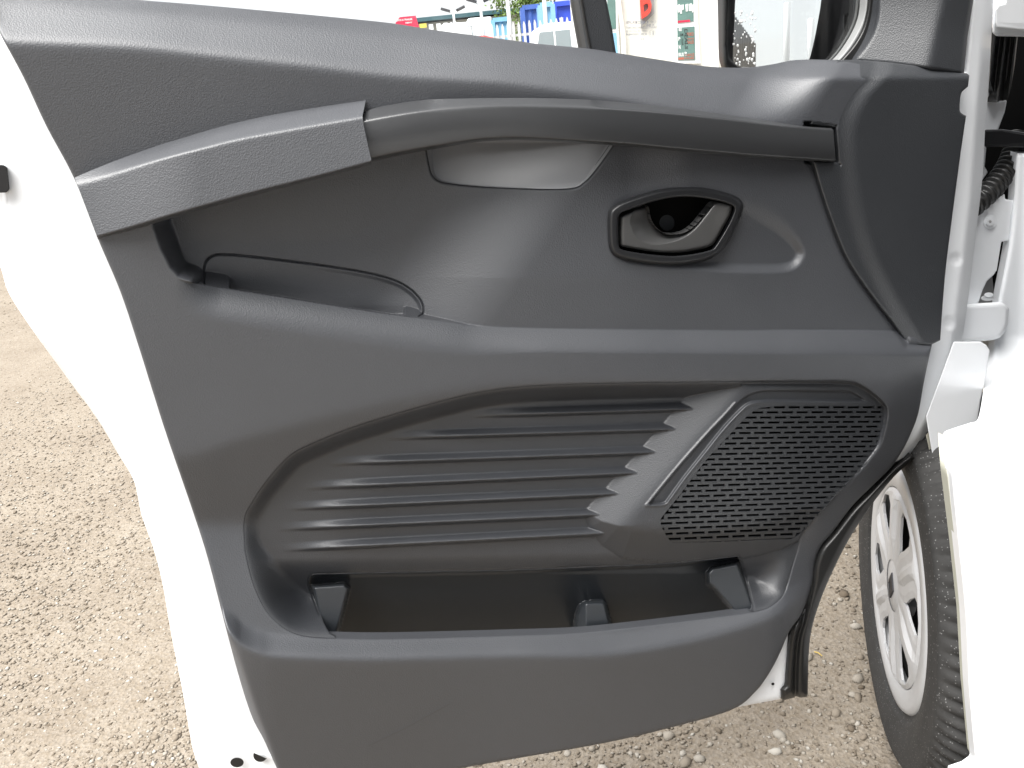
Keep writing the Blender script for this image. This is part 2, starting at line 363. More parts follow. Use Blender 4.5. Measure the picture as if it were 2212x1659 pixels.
HOUS = np.array([(1520, 780), (1490, 848), (1376, 980), (1262, 1105), (1272, 1140), (1300, 1178), (1345, 1205), (1400, 1211), (1500, 1215), (1590, 1207), (1640, 1200), (1690, 1185), (1760, 1150), (2000, 1150), (2000, 780)], float)
BASEL = np.array([(1560, 766), (1490, 848), (1376, 980), (1262, 1105)], float)
RIBS = [((1010, 897), (1490, 882)), ((830, 945), (1445, 926)), ((700, 1001), (1405, 976)), ((650, 1053), (1360, 1021)), ((612, 1098), (1320, 1066)), ((597, 1142), (1300, 1110)), ((602, 1187), (1320, 1150))]
CORN_L = crom([(1806, 172), (1786, 190), (1766, 220), (1757, 245), (1752, 268), (1752, 268), (1806, 274), (1806, 274), (1812, 352), (1812, 352), (1758, 350), (1758, 350), (1772, 400), (1797, 475), (1832, 560), (1882, 635), (1926, 692), (1958, 738), (1966, 744), (2011, 745)], 5)
xfront = curve_x([(1100, 300), (1280, 430), (1325, 470), (1400, 508), (1530, 552), (1610, 582), (1740, 625)][0:0] or [(430, 1280), (470, 1325), (508, 1400), (552, 1530), (582, 1610), (625, 1740)])
xright = curve_x([(2001, 700), (1994, 835), (1983, 895), (1968, 935), (1951, 970), (1926, 1008), (1886, 1048), (1841, 1093), (1800, 1148), (1775, 1178), (1761, 1212), (1756, 1255), (1733, 1322)])
GROOVE_H = np.array([(1806, 270), (1816, 353), (1760, 358), (1735, 350), (1735, 262)], float)

def w_house(x, y):
    dl = pdist(x, y, BASEL, 400)
    s = sdf(x, y, HOUS, 300); left = x < np.interp(y, BASEL[:, 1], BASEL[:, 0])
    dl = np.where(left & (y < 1105), -dl, dl); dl = np.where(y > 1105, np.minimum(dl, -s * 1.4), dl)
    cap = 23 - 11 * ss(1600, 1860, x) - 5 * ss(840, 815, y)
    h = -9 + .36 * dl; h = np.where(s > 0, -40, np.minimum(h, -9 + .95 * np.clip(-s, 0, 300)))
    k = 3.0
    return cap - sp(cap - h, k)
def w_front(x, y):
    sL = 1 - ss(1690, 1790, x)
    yl = ylip(x)
    w = 28 - .17 * (sp(y - ytuck(x), 7)) * (1 - .55 * (1 - sL)) + (.34 * sp(y - 1130, 8) + .40 * sp(y - (yl - 46), 5) - .68 * sp(y - yl, 5)) * sL
    w = w + .55 * (1 - sL) * .17 * sp(y - ytuck(x), 7) * 0
    w = w - 1.6 * sp(np.where(y > 1250, xfront(y) - x, -200), 2.5) * ss(1290, 1400, y)
    w = w - .22 * sp(x - (xright(y) - 62), 8) * ss(760, 860, y)
    return w
def w_main(x, y):
    up = -.54 * sp(ycre(x) - y, 6) - .75 * sp(ytop(x) + 20 - y, 7) - .035 * sp(y - ycre(x), 8)
    ds_ = 1806 - .6 * (y - 172) - x; ks = 1 - sm01(ds_ / 190)
    up = up * (1 - ks) + ks * (9 - .75 * sp(168 - y, 3))
    front = w_front(x, y)
    yr = yridge(x); c = ss(380, 480, x)
    band = np.clip((y - yr) / (78 - 26 * ss(850, 1200, x)), 0, 1)
    front = front - 21 * (1 - band) ** (1.9 - .6 * ss(850, 1200, x)) * c
    dn = sdf(x, y, NOOK, 80)
    # lower half behind the grab handle
    rr = ((x - 1250) * .83 + (y - 400) * .555) / 1.0   # distance right of the diagonal ramp foot
    s = ss(-235, 15, rr)
    wn = (-29 - .075 * (1 - ss(700, 1050, x)) * np.clip(640 - y, -20, 300)) * (1 - s) + 7 * s - .05 * np.clip(600 - y, 0, 300) * s * (1 - ss(1350, 1500, x))
    wn = wn - 4 * ss(1600, 1800, x)
    dl = sdf(x, y, np.array([(322, 440), (328, 492), (345, 540), (366, 582), (384, 601), (410, 610), (410, 700), (200, 700), (200, 440)], float), 80)
    wn = np.maximum(wn, 28 - 66 * sm01(np.clip(dl, 0, 200) / 46))
    dpk = sdf(x, y, PKTP, 12)
    floor = 7 - 2.3 * np.clip(yr - y, 0, 60)
    wn = np.where(dpk > 0, np.maximum(wn, floor * 1.0), wn - 6 * sm01(np.clip(-dpk, 0, 12) / 12) * ss(560, 640, y))
    for tb in TABS:
        dt = sdf(x, y, tb, 12); wn = np.maximum(wn, np.where(dt < 0, -2 - 1.1 * np.clip(yr - y, 0, 60) - 6 * np.clip(1 + dt / 4, 0, 1) ** 2, -99))
    dsc = sdf(x, y, SCOOP, 90)
    drc = sdf(x, y, RREC, 60)
    wn = wn - 9 * sm01(np.clip(-drc, 0, 60) / (26 + 28 * ss(560, 470, y))) * ss(395, 500, y)
    low = np.where(dn < 0, wn, front)
    # the big recess with ribs, speaker housing and bin shelf
    dr = sdf(x, y, REC, 90)
    wdt = 36 + 60 * ss(1150, 1280, y); wdt = np.where((x > 1600) & (y < 1165), 11, wdt)
    back = -10.0 + 0 * x
    for (xl, yl_), (xr_, yr_) in RIBS:
        t = y - (yl_ + (yr_ - yl_) * (x - xl) / (xr_ - xl)); amp = ss(xl - 10, xl + 210, x) * (x < xr_ + 60)
        prof = np.where(t < 1, .75 * np.clip((t + 14) / 15, 0, 1) + .25 * ss(-14, 1, t), 1 - ss(1, 8.5, t))
        back = back + 11.5 * amp * prof
    back = back - 26 * ss(1195, 1275, y + .02 * (x - 1106))
    rec = back + (front - back) * (1 - sm01(np.clip(-dr, 0, 90) / wdt))
    rec = np.maximum(rec, w_house(x, y) - 60 * (dr > -1))
    dg = sdf(x, y, GRV, 12)
    rec = rec - 5.5 * sm01(np.clip(-dg, 0, 12) / 5) + 1.6 * np.exp(-((dg - 1) / 2.2) ** 2) * (y > 868)
    db = sdf(x, y, BIN, 6)
    rec = rec - 3 * np.exp(-((db - 1.5) / 1.6) ** 2) * (y < 1330)
    low = np.where(dr < 0, rec, low)
    k = sm01((y - ymid(x)) / 12 + .5)
    w = up * (1 - k) + low * k
    w = w - np.where(dsc < 0, np.minimum(.27 * np.clip(409 - y, 0, 100), 2.2 * np.clip(-dsc, 0, 90)), 0)
    # groove round the corner trim and pocket for the handle's end
    dc = pdist(x, y, CORN_L, 30)
    w = w - 7 * np.exp(-(dc / 7) ** 2) * (y > 350)
    w = np.where(sdf(x, y, GROOVE_H, 5) < 0, -14, w)
    w = w - 6 * np.exp(-(pdist(x, y, PKT, 8) / 1.45) ** 2)
    return w / 1000.0
bx_ = np.concatenate([np.arange(-46, 432, 2.5), np.arange(432, 925, 1.5), np.arange(925, 2020, 2.5), np.arange(2020, 2070, 5)])
by_ = np.concatenate([np.arange(-36, 540, 2.5), np.arange(540, 700, 1.5), np.arange(700, 1745, 2.5)])

def w_shell(x, y):
    w = -18 - 8 * ss(40, 0, x - np.interp(y, [0, 385, 830, 1365, 1659], [0, 160, 325, 490, 598]) + 60) + 0 * x
    d = np.interp(y, [0, 575, 720, 830, 980, 1110, 1370, 1659], [-60, 0, 75, 155, 255, 305, 370, 430])
    w = w - 10 * ss(34, 18, x - d) - 30 * ss(14, 0, x - d)
    # pressed dimples in the hinge-side flange
    for px, py, r in ((2064, 560, 15), (2050, 697, 16)):
        w = w - 3.0 * (1 - ss(r * .55, r, np.hypot(x - px, y - py)))
    w = w - 14 * ss(-26, 0, x - np.interp(y, [-60, 0, 130, 276, 432, 573, 740, 864, 944, 980], [2150, 2146, 2139, 2128, 2117, 2100, 2077, 2050, 1999, 1970]))
    dd = pdist(x, y, np.array([(470, 1545), (500, 1575), (545, 1612), (560, 1620), (620, 1635)], float), 20)
    w = w + 3 * ss(1, 7, np.where(y > np.interp(x, [470, 500, 545, 620], [1545, 1575, 1612, 1635]), dd, -dd)) * (y > 1500) * (x < 640)
    w = np.where(sdf(x, y, TRIM, 60) < -9, -115, w)
    w = np.where((y < ytop(x) + 70) & (x > 20) & (x < 1990), -115, w)
    return w / 1000.0
SHELL = np.concatenate([np.array([(-160, 360), (-160, -80), (-60, -80), (-30, -5), (0, 60), (300, 30), (900, 90), (1500, 165), (1800, 160), (2085, 158), (2094, 60), (2108, -80)]),
    crom([(2152, -80), (2146, 0), (2139, 130), (2134, 208), (2128, 276), (2124, 364), (2117, 432), (2111, 482), (2100, 573), (2090, 657), (2077, 740), (2067, 810), (2050, 864), (2036, 889), (2024, 913), (1999, 944), (1972, 977)], 4),
    np.array([(1930, 1000), (1800, 1120), (1735, 1250), (1703, 1357), (1696, 1476), (1685, 1510), (1605, 1525), (1450, 1555), (1000, 1630), (640, 1700), (640, 1760), (455, 1760)]),
    crom([(447, 1720), (430, 1659), (415, 1610), (395, 1495), (370, 1370), (350, 1255), (330, 1180), (305, 1110), (290, 1040), (255, 980), (210, 905), (155, 830), (130, 795), (75, 720), (20, 635), (0, 575), (-40, 500), (-100, 420)], 4)])

door = relief('door', SHELL, w_shell, 5, m_white, van, thick=.02, roll=(7, .004))
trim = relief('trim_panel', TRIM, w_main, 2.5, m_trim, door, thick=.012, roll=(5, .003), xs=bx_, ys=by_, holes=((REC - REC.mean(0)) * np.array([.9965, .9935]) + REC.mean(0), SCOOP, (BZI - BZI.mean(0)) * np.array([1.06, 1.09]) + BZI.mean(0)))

m_recess = grained('recess_dark_plastic', (.027, .029, .0335), .46, 700, .3)
relief('rib_panel', REC, lambda x, y: w_main(x, y) - .0003, 2.0, m_recess, door, thick=.004, holes=(BIN, GH))
relief('lit_scoop', SCOOP, w_main, 2.0, simple('lit_satin_plastic', (.25, .255, .265), .33, .6, bump=(900, .08, .0003)), door, thick=.002)  # paler colour stands in for light in the scoop behind the handle

# ---- corner trim over the hinge side
CORN = np.concatenate([CORN_L, np.array([(2013, 744)]), crom([(2031, 735), (2041, 600), (2056, 475), (2076, 325), (2087, 250)], 3),
     crom([(2087, 250), (2079, 246), (2073, 238), (2074, 215), (2077, 200), (2084, 193), (2091, 187)], 3)[1:], np.array([(2094, 163), (2088, 158)]), np.array([(2007, 146), (1925, 135), (1861, 129.5), (1806, 129)])])
xK = curve_x([(1908, 150), (1893, 172), (1862, 205), (1838, 250), (1830, 300), (1836, 380), (1850, 470), (1880, 560), (1925, 650), (1975, 740)])
def w_corner(x, y):
    yt = np.interp(x, [1800, 1826, 1900, 2000, 2093], [171, 169, 166, 166, 165])
    w = 8.8 + 7 * ss(-26, 26, x - xK(y)) - .75 * sp(yt - y, 3)
    return w / 1000.0
relief('corner_trim', CORN, w_corner, 2.2, m_trim2, door, thick=.03, roll=(3, .0012))

# ---- armrest with its grained cover
ARM = np.concatenate([crom([(161, 384), (225, 357), (325, 320), (450, 277), (565, 247), (675, 227), (788, 210)], 6), np.array([(791, 214), (789, 222)]), crom([(783, 250), (786, 272), (794, 310), (803, 350), (802, 354)], 4), crom([(798, 356), (700, 383), (525, 428), (375, 470), (300, 493), (212, 518)], 6)])
yat = curve([(150, 388), (225, 357), (325, 320), (450, 277), (565, 247), (675, 227), (800, 208)])
yac = curve([(150, 399), (225, 380), (350, 342), (450, 316), (525, 298), (650, 275), (800, 249)])
yab = curve([(200, 520), (212, 518), (300, 493), (375, 470), (525, 428), (700, 383), (805, 354)])
def w_arm(x, y):
    t = np.clip((y - yat(x)) / np.maximum(yac(x) - yat(x), 4), 0, 2.0)
    lead = ss(130, 430, x)
    edge = 46 * lead + 24 * (1 - lead)
    top = -12 * lead + 16 * (1 - lead) + (edge + 12 * lead - 16 * (1 - lead)) * t
    f = np.clip((y - yac(x)) / (yab(x) - yac(x)), 0, 1)
    fr_ = edge + 8 * (y - yac(x)) / (yab(x) - yac(x))
    w = -2.2 * np.logaddexp(-top / 2.2, -fr_ / 2.2)
    return (w - 18 * np.clip((f - .93) / .07, 0, 1) ** 2) / 1000
relief('armrest', ARM, w_arm, 2.0, m_trim, door, thick=.05)

# ---- satin grab handle
HND = np.concatenate([crom([(776, 258), (800, 238), (850, 226), (920, 216), (1000, 213), (1106, 212), (1206, 213), (1296, 217), (1406, 227), (1500, 238), (1600, 252), (1690, 266), (1741, 273), (1796, 277)], 5), np.array([(1800, 281), (1805, 346), (1801, 350)]), crom([(1796, 350), (1700, 345), (1606, 339), (1456, 326), (1350, 316), (1256, 310), (1180, 305), (1106, 303), (1030, 307), (950, 320), (880, 332), (796, 350)], 5)])
hc_ = curve([(770, 266), (800, 258), (900, 241), (1000, 231), (1106, 227), (1256, 231), (1406, 241), (1556, 256), (1681, 270.5), (1741, 275.5), (1810, 280)])
ht_ = curve([(770, 260), (800, 238), (850, 226), (920, 216), (1000, 213), (1106, 212), (1206, 213), (1296, 217), (1406, 227), (1500, 238), (1600, 252), (1690, 266), (1741, 273), (1810, 277)])
hb_ = curve([(770, 357), (796, 350), (880, 332), (950, 320), (1030, 307), (1106, 303), (1180, 305), (1256, 310), (1350, 316), (1456, 326), (1606, 339), (1700, 345), (1810, 352)])
hcr = curve([(760, 37), (900, 39), (1100, 39), (1300, 37), (1500, 31), (1700, 23), (1820, 13)]); hbk = curve([(760, 18), (900, 4), (1100, 0), (1500, 1), (1750, 8), (1820, 10)])
def w_hand(x, y):
    cr = hcr(x)
    t = np.clip((y - ht_(x)) / np.maximum(hc_(x) - ht_(x), 2.5), 0, 2.5)
    bk = hbk(x)
    opn = ss(900, 960, x) * ss(1330, 1270, x)
    bk = bk * (1 - opn) + (cr - 17) * opn
    w = bk + (cr - bk) * t
    f = np.clip((y - hc_(x)) / (hb_(x) - hc_(x)), 0, 1)
    w = -1.6 * np.logaddexp(-w / 1.6, -(cr + 5 * np.sin(f * pi * .75) - 4 * f) / 1.6)
    return (w - 12 * np.clip((f - .9) / .1, 0, 1) ** 2) / 1000
relief('grab_handle', HND, w_hand, 2.0, m_satin, door, thick=.014)

# ---- interior release: bezel, cup, lever
def ring_relief(name, outer, inner, wf, step, mat, parent):
    x0, y0 = outer.min(0) - 4; x1, y1 = outer.max(0) + 4
    n = 150
    c = (inner.min(0) + inner.max(0)) / 2
    def radial(poly, ang):
        d = poly - c; a = np.unwrap(np.arctan2(d[:, 1], d[:, 0]));
        if a[-1] < a[0]: a = a[::-1]; d = d[::-1]
        r = np.hypot(d[:, 0], d[:, 1]); a = np.concatenate([a - 2 * pi, a, a + 2 * pi]); r = np.tile(r, 3)
        o = np.argsort(a); return np.interp(ang, a[o], r[o])
    ang = np.linspace(-pi, pi, n, endpoint=False); ro = radial(outer, ang); ri = radial(inner, ang)
    m = 13; V = []
    prof = np.concatenate([[-.0001], np.linspace(0, 1, m), [1.0001]])
    rows = []
    for j, t in enumerate(prof):
        tt = min(max(t, 0), 1); r = ro + (ri - ro) * tt; x = c[0] + np.cos(ang) * r; y = c[1] + np.sin(ang) * r
        w = wf(tt) if 0 < j < len(prof) - 1 else wf(tt) - .03
        rows.append(P(x, y, np.full(n, w)))
    V = np.concatenate(rows); k = len(rows)
    q = [(i * n + a, i * n + (a + 1) % n, (i + 1) * n + (a + 1) % n, (i + 1) * n + a) for i in range(k - 1) for a in range(n)]
    return raw_obj(name, mesh_np(name, V, np.array(q)), mat, parent, True)
def bez_prof(t):     # rounded outside, flat, lipped inside
    return .004 + .009 * (1 - (1 - min(t / .45, 1)) ** 2.2) - .003 * max(0, (t - .85) / .15) ** 2
ring_relief('release_bezel', BZO, BZI, bez_prof, 2, simple('bezel_black_plastic', (.014, .0145, .016), .36, .5), door)
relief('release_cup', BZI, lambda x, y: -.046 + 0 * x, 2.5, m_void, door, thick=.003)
th = np.linspace(0, 2 * pi, 24, endpoint=False)
MB().prism(P(1441 + 16.5 * np.cos(th), 481.5 + 17.5 * np.sin(th), np.full(24, -.0415)), P(1441 + 16.5 * np.cos(th), 481.5 + 17.5 * np.sin(th), np.full(24, -.047))).build('screw_cover', m_bin, door, bevel=.0006)
LEV = np.concatenate([crom(z7([(447, 560), (455, 533), (480, 515), (560, 482), (640, 455), (715, 430)]), 4), np.array(z7([(728, 440), (733, 470)])),
     crom(z7([(738, 500), (750, 555), (780, 612), (825, 660), (885, 695), (960, 708), (1040, 700), (1110, 674), (1190, 612), (1265, 522), (1330, 440), (1365, 402), (1395, 390), (1440, 390), (1510, 406), (1538, 420), (1544, 445), (1525, 520), (1440, 675), (1375, 785), (1340, 818), (1280, 842), (1200, 860), (1050, 884), (900, 888), (750, 876), (600, 853), (480, 832), (452, 815), (446, 770), (444, 660)]), 4)])
LRID = crom(z7([(640, 420), (570, 500), (545, 570), (560, 650), (600, 725), (670, 780), (760, 803), (870, 797), (1000, 765), (1100, 715), (1190, 640), (1300, 500), (1375, 395)]), 6)
LINN = crom(z7([(728, 440), (738, 500), (750, 555), (780, 612), (825, 660), (885, 695), (960, 708), (1040, 700), (1110, 674), (1190, 612), (1265, 522), (1330, 440), (1375, 395)]), 6)
def w_lev(x, y):
    a = pdist(x, y, LRID, 80); b = pdist(x, y, LINN, 80)
    inner = sdf(x, y, np.concatenate([LRID, LINN[::-1]]), 80) < 0
    t = a / (a + b + 1e-3)
    w = np.where(inner, .006 - .019 * t ** .8, .006)
    return w - .006 * np.exp(-np.clip(-sdf(x, y, LEV, 30), 0, 30) / 2.2) + .0025 * ss(1540, 1580, x)
relief('release_lever', LEV, w_lev, 1.6, m_lever, door, thick=.014)

# ---- speaker grille: moulded bars and bridges over a dark void
def span(y):
    xs = []
    for k in range(len(GH)):
        (ax, ay), (cx, cy) = GH[k], GH[(k + 1) % len(GH)]
        if (ay > y) != (cy > y): xs.append(ax + (cx - ax) * (y - ay) / (cy - ay))
    return (min(xs), max(xs)) if len(xs) >= 2 else None
gr = MB(); NR = 27
def rowy(r, x): return 880.3 + r * 11.0 + (-.042 * (x - 1600)) * (max(r, 0) / 26) ** .8 + (3.2 * (r / 26))
def wg(x, y): return w_house(np.array([x]), np.array([y]))[0] / 1000 - .0008
def gbox(xa, xb, ya, yb, nseg):
    """bar from xa..xb; ya,yb functions of x"""
    xsn = np.linspace(xa, xb, nseg + 1); v = []
    for xx in xsn:
        for yy in (ya(xx), yb(xx)):
            p = P(np.array([xx]), np.array([yy]), np.array([wg(xx, yy)]))[0]; v.append(p); v.append(p - DW * .0022)
    f = []
    for i in range(nseg):
        b = i * 4; c = b + 4
        f += [(b, b + 2, c + 2, c), (b + 1, c + 1, c + 3, b + 3), (b, c, c + 1, b + 1), (b + 2, b + 3, c + 3, c + 2)]
    f += [(0, 1, 3, 2), (nseg * 4, nseg * 4 + 2, nseg * 4 + 3, nseg * 4 + 1)]
    gr.add(v, f)
SH = 2.6
for r in range(-1, NR):
    yc_ = rowy(r + .5, 1650); s_ = span(min(max(yc_, 878), 1171))
    if s_ is None: continue
    xa, xb = s_
    gbox(xa - 3, xb + 3, lambda x, r=r: rowy(r, x) + SH, lambda x, r=r: rowy(r + 1, x) - SH, 10)
for r in range(NR):
    s_ = span(min(max(rowy(r, 1650), 878), 1171))
    if s_ is None: continue
    xa, xb = s_; per = 32 + 2.6 * r / 26; x = 1380 + (r % 2) * per * .5 + r * .35
    while x < xb + 4:
        if x > xa - 4:
            gbox(max(x - 3.6, xa - 4), min(x + 3.6, xb + 4), lambda q, r=r: rowy(r, q) - SH, lambda q, r=r: rowy(r, q) + SH, 1)
        x += per
gr.build('speaker_grille', m_trim2, door)
relief('speaker_cone', GH, lambda x, y: -.027 + .004 * np.exp(-((np.hypot(x - 1660, (y - 1010)) / 70) ** 2)), 5, m_void, door, thick=.002)

# ---- bin insert with end blocks and divider
BLK = np.array([(672, 1264), (745, 1259), (757, 1270), (728, 1384), (706, 1384), (684, 1320)], float)
BRK = np.array([(1524, 1236), (1534, 1224), (1597, 1211), (1640, 1330), (1590, 1332), (1540, 1275), (1526, 1262)], float)
DIV = np.array([(1234, 1390), (1243, 1325), (1252, 1306), (1264, 1298), (1304, 1297), (1310, 1303), (1331, 1390)], float)
def w_bin(x, y):
    w = -40 - .35 * np.clip(y - 1240, 0, 200) - 6 * ss(0, 6, y - np.interp(x, [668, 1106, 1456, 1594], [1243, 1234, 1219, 1204]))
    a = sdf(x, y, BLK, 30); w = np.maximum(w, np.where(a < 0, -12 + .10 * (y - 1264) - 40 * np.clip(1 + a / 7, 0, 1) ** 2, -99))
    a = sdf(x, y, BRK, 30); w = np.maximum(w, np.where(a < 0, -14 + .16 * (y - 1225) - 40 * np.clip(1 + a / 9, 0, 1) ** 2 + .1 * (x - 1580), -99))
    a = sdf(x, y, DIV, 30); w = np.maximum(w, np.where(a < 0, -12 + .12 * (y - 1300) - 1.1 * np.clip(1266 - x, 0, 40) - 26 * np.clip(1 + a / 8, 0, 1) ** 2, -99))
    return w / 1000
relief('storage_bin', BIN, w_bin, 2.2, m_bin, door, thick=.004)

# ---- black drain-edge seal at the lower hinge side
SEAL = np.concatenate([crom([(1968, 980), (1926, 1012), (1886, 1052), (1841, 1097), (1800, 1150), (1771, 1185), (1757, 1225), (1752, 1262), (1733, 1325), (1708, 1358), (1699, 1420), (1694, 1478)], 4), np.array([(1684, 1488), (1687, 1505), (1691, 1513), (1716, 1507), (1718, 1503), (1728, 1507), (1742, 1506), (1745, 1500)]), crom([(1746, 1430), (1752, 1365), (1771, 1300), (1796, 1240), (1831, 1170), (1876, 1100), (1931, 1030), (1977, 989)], 4)])
sline = crom([(1750, 1262), (1738, 1330), (1724, 1380), (1719, 1440), (1718, 1510)], 6)
def w_seal(x, y):
    a = -sdf(x, y, SEAL, 40); w = -22 + 13 * np.sqrt(np.clip(a / 12, 0, 1))
    return (w - 10 * np.exp(-(pdist(x, y, sline, 30) / 5) ** 2) * (y > 1250)) / 1000
relief('door_seal', SEAL, w_seal, 2.0, m_rubber, door, thick=.012)
def disc(px, py, rx, ry, w, name, mat, parent, dep=.004, bev=.0008, n=28):
    t = np.linspace(0, 2 * pi, n, endpoint=False)
    return MB().prism(P(px + rx * np.cos(t), py + ry * np.sin(t), np.full(n, w)), P(px + rx * np.cos(t), py + ry * np.sin(t), np.full(n, w - dep))).build(name, mat, parent, bevel=bev)
disc(512, 1647, 14.5, 10.5, -.0105, 'drain_plug', m_black, door)
disc(1757, 1443 - 1242 + 400 if False else 1675, 0.1, 0.1, -.2, 'drain_hole', m_void, door) if False else disc(1757.5, 1677, 3, 3, -.2, 'drain_hole', m_void, door) if False else disc(1669.5, 1477.5, 3.4, 3, -.0115, 'drain_hole', m_void, door, .003, .0002)
tt = np.linspace(0, pi, 14)
pts = np.array([(548, 1623 + 3), (577, 1636 + 3)] + [(562 + 15 * np.cos(a + .35), 1632 + 14 * np.sin(a + .35)) for a in tt][1:-1])
MB().prism(P(pts[:, 0], pts[:, 1], np.full(len(pts), -.0085)), P(pts[:, 0], pts[:, 1], np.full(len(pts), -.012))).build('drain_plug', m_black, door)
lt = np.array([(-60, 352), (8, 356), (16, 362), (20, 400), (21, 408), (14, 416), (-60, 418)], float)
MB().prism(P(lt[:, 0], lt[:, 1], np.full(7, -.0180)), P(lt[:, 0], lt[:, 1], np.full(7, -.03))).build('latch_recess', m_black, door, bevel=.001)
# scuff on the lower face
sc = np.array([(795, 1611), (880, 1570), (972, 1519), (974, 1520.5), (882, 1571.5), (796, 1612.5)])
wsc = w_main(sc[:, 0], sc[:, 1]) + .0006
MB().prism(P(sc[:, 0], sc[:, 1], wsc), P(sc[:, 0], sc[:, 1], wsc - .001)).build('scuff_mark', simple('scuff_grey', (.085, .084, .085), .7, .3), door)

# ---- window surround
xc_ = curve_x([(2046, -60), (2040, 0), (2024, 70), (2007, 148)])
WTR = np.concatenate([crom([(1896, -60), (1894, 0), (1892, 35), (1883, 70), (1867, 98), (1850, 119), (1839, 133)], 5), np.array([(1850, 136), (1925, 142), (2007, 152), (2082, 164), (2090, 78), (2103, 0), (2112, -60)])])
relief('window_surround', WTR, lambda x, y: (6 - .42 * sp(xc_(y) - x, 6) + .05 * sp(y - 60, 10)) / 1000, 2.5, m_trim2, door, thick=.05, roll=(10, .006))
def strip(pl, name, w, mat, thick=.02, roll=(4, .003)):
    return relief(name, np.array(pl, float), w, 2.0, mat, door, thick=thick, roll=roll)
IN1 = crom([(1894, -60), (1893, 0), (1890, 35), (1881, 70), (1865, 99), (1847, 121), (1837, 135)], 5)
IN2 = crom([(1880, -60), (1879, 0), (1874, 35), (1865, 66), (1848, 96), (1830, 118), (1814, 135)], 5)
IN3 = crom([(1870, -60), (1869, 0), (1865, 34), (1855, 62), (1838, 92), (1820, 117), (1802, 135)], 5)
strip(np.concatenate([IN1 + [3, 0], IN2[::-1] - [2, 0]]), 'window_seal', -.070, m_rubber)
strip(np.concatenate([IN2 + [1, 0], IN3[::-1]]), 'window_frame', -.076, simple('grey_window_frame', (.24, .245, .245), .5, .4))
bar = np.array([(1247, -60), (1249, 0), (1257, 50), (1268, 112), (1332, 122), (1322, 60), (1310, 0), (1301, -60)], float)
strip(bar, 'window_divider', -.078, m_trim2, .03, (5, .004))
strip([(1252, -60), (1254, 0), (1262, 50), (1274, 112), (1280, 112), (1268, 50), (1260, 0), (1257, -60)], 'divider_seal', -.0755, m_rubber, .005, (2, .001))
gp = np.array([(-200, -200), (-200, -40), (0, 60), (700, 70), (1106, 120), (1500, 175), (1800, 170), (1845, 120), (1875, 60), (1885, -200)], float)
MB().prism(P(gp[:, 0], gp[:, 1], np.full(len(gp), -.090)), P(gp[:, 0], gp[:, 1], np.full(len(gp), -.094))).build('window_glass', m_glass, door)

# ---- lettering
def text_mesh(body, bold=False):
    cu = bpy.data.curves.new('txt', 'FONT'); cu.body = body; cu.resolution_u = 3; cu.offset = .02 if bold else 0
    o = bpy.data.objects.new('txt', cu); COL.objects.link(o); dg = bpy.context.evaluated_depsgraph_get()
    me = bpy.data.meshes.new_from_object(o.evaluated_get(dg)); bpy.data.objects.remove(o)
    v = np.array([q.co[:2] for q in me.vertices]); f = [tuple(p.vertices) for p in me.polygons]; bpy.data.meshes.remove(me); return v, f
def lettering(body, p0, p1, h, place, name, mat, parent, bold=False, up=None, joined=None):
    """flat print: baseline from p0 to p1 (survey pixels), letter height h; place(x, y) -> 3D"""
    v, f = text_mesh(body, bold); lo = v.min(0); hi = v.max(0); u = (v - lo) / np.maximum(hi - lo, 1e-6)
    p0 = np.array(p0, float); p1 = np.array(p1, float)
    if up is None:
        d = p1 - p0; up = np.array([d[1], -d[0]]); up = up / np.hypot(*up)
        if up[1] > 0: up = -up
    px = p0 + u[:, :1] * (p1 - p0) + u[:, 1:] * h * np.array(up)
    w = place(px[:, 0], px[:, 1])
    if joined is not None: joined.add(w, f); return
    return obj(name, w, f, mat, parent)
GW = lambda x, y: P(x, y, np.full(x.shape, -.0895))
up_ = np.array([-.03, -1.0])
mk = MB()
def zt(a, b): return (1339.2 + a / 22.75, 32.4 + b / 22.75)
for s, a, b, h, bo in (('LECEUS', (1390, 412), (315, 425), 5.2, True), ('SAINT-GOBAIN SEKURIT', (1805, 655), (305, 690), 4.6, False), ('DOT 39 AS2 M 33', (1340, 835), (300, 858), 4.6, False), ('43R-000464', (1340, 1005), (305, 1020), 5.6, False), ('22', (1205, 1230), (1015, 1235), 4.9, False), ('. . . . .', (690, 1205), (380, 1212), .8, True), ('E', (1665, 990), (1590, 1000), 8.2, True), ('2', (1525, 965), (1465, 968), 5.4, False), ('118', (1735, 380), (1560, 380), 4, False), ('N  ZEHB', (1670, 540), (1300, 560), 4.6, True)):
    lettering(s, zt(*a), zt(*b), h, GW, '', None, None, bo, up_, mk)
t = np.linspace(0, 2 * pi, 33)[:-1]
for k in range(32):
    k2 = (k + 1) % 32; c = zt(1580, 915)
    q = [(c[0] + r * .95 * np.cos(t[j]), c[1] + r * 1.08 * np.sin(t[j])) for r, j in ((7.0, k), (7.0, k2), (7.5, k2), (7.5, k))]
    mk.add(GW(np.array([a[0] for a in q]), np.array([a[1] for a in q])), [(0, 1, 2, 3)])
dm = [zt(1645, 190), zt(1810, 325), zt(1650, 450), zt(1480, 330)]
for k in range(4):
    a, b = np.array(dm[k]), np.array(dm[(k + 1) % 4]); c = np.mean(dm, 0)
    q = np.array([a, b, b + (c - b) * .07, a + (c - a) * .07]); mk.add(GW(q[:, 0], q[:, 1]), [(0, 1, 2, 3)])
mk.build('glass_marking', m_print, door)

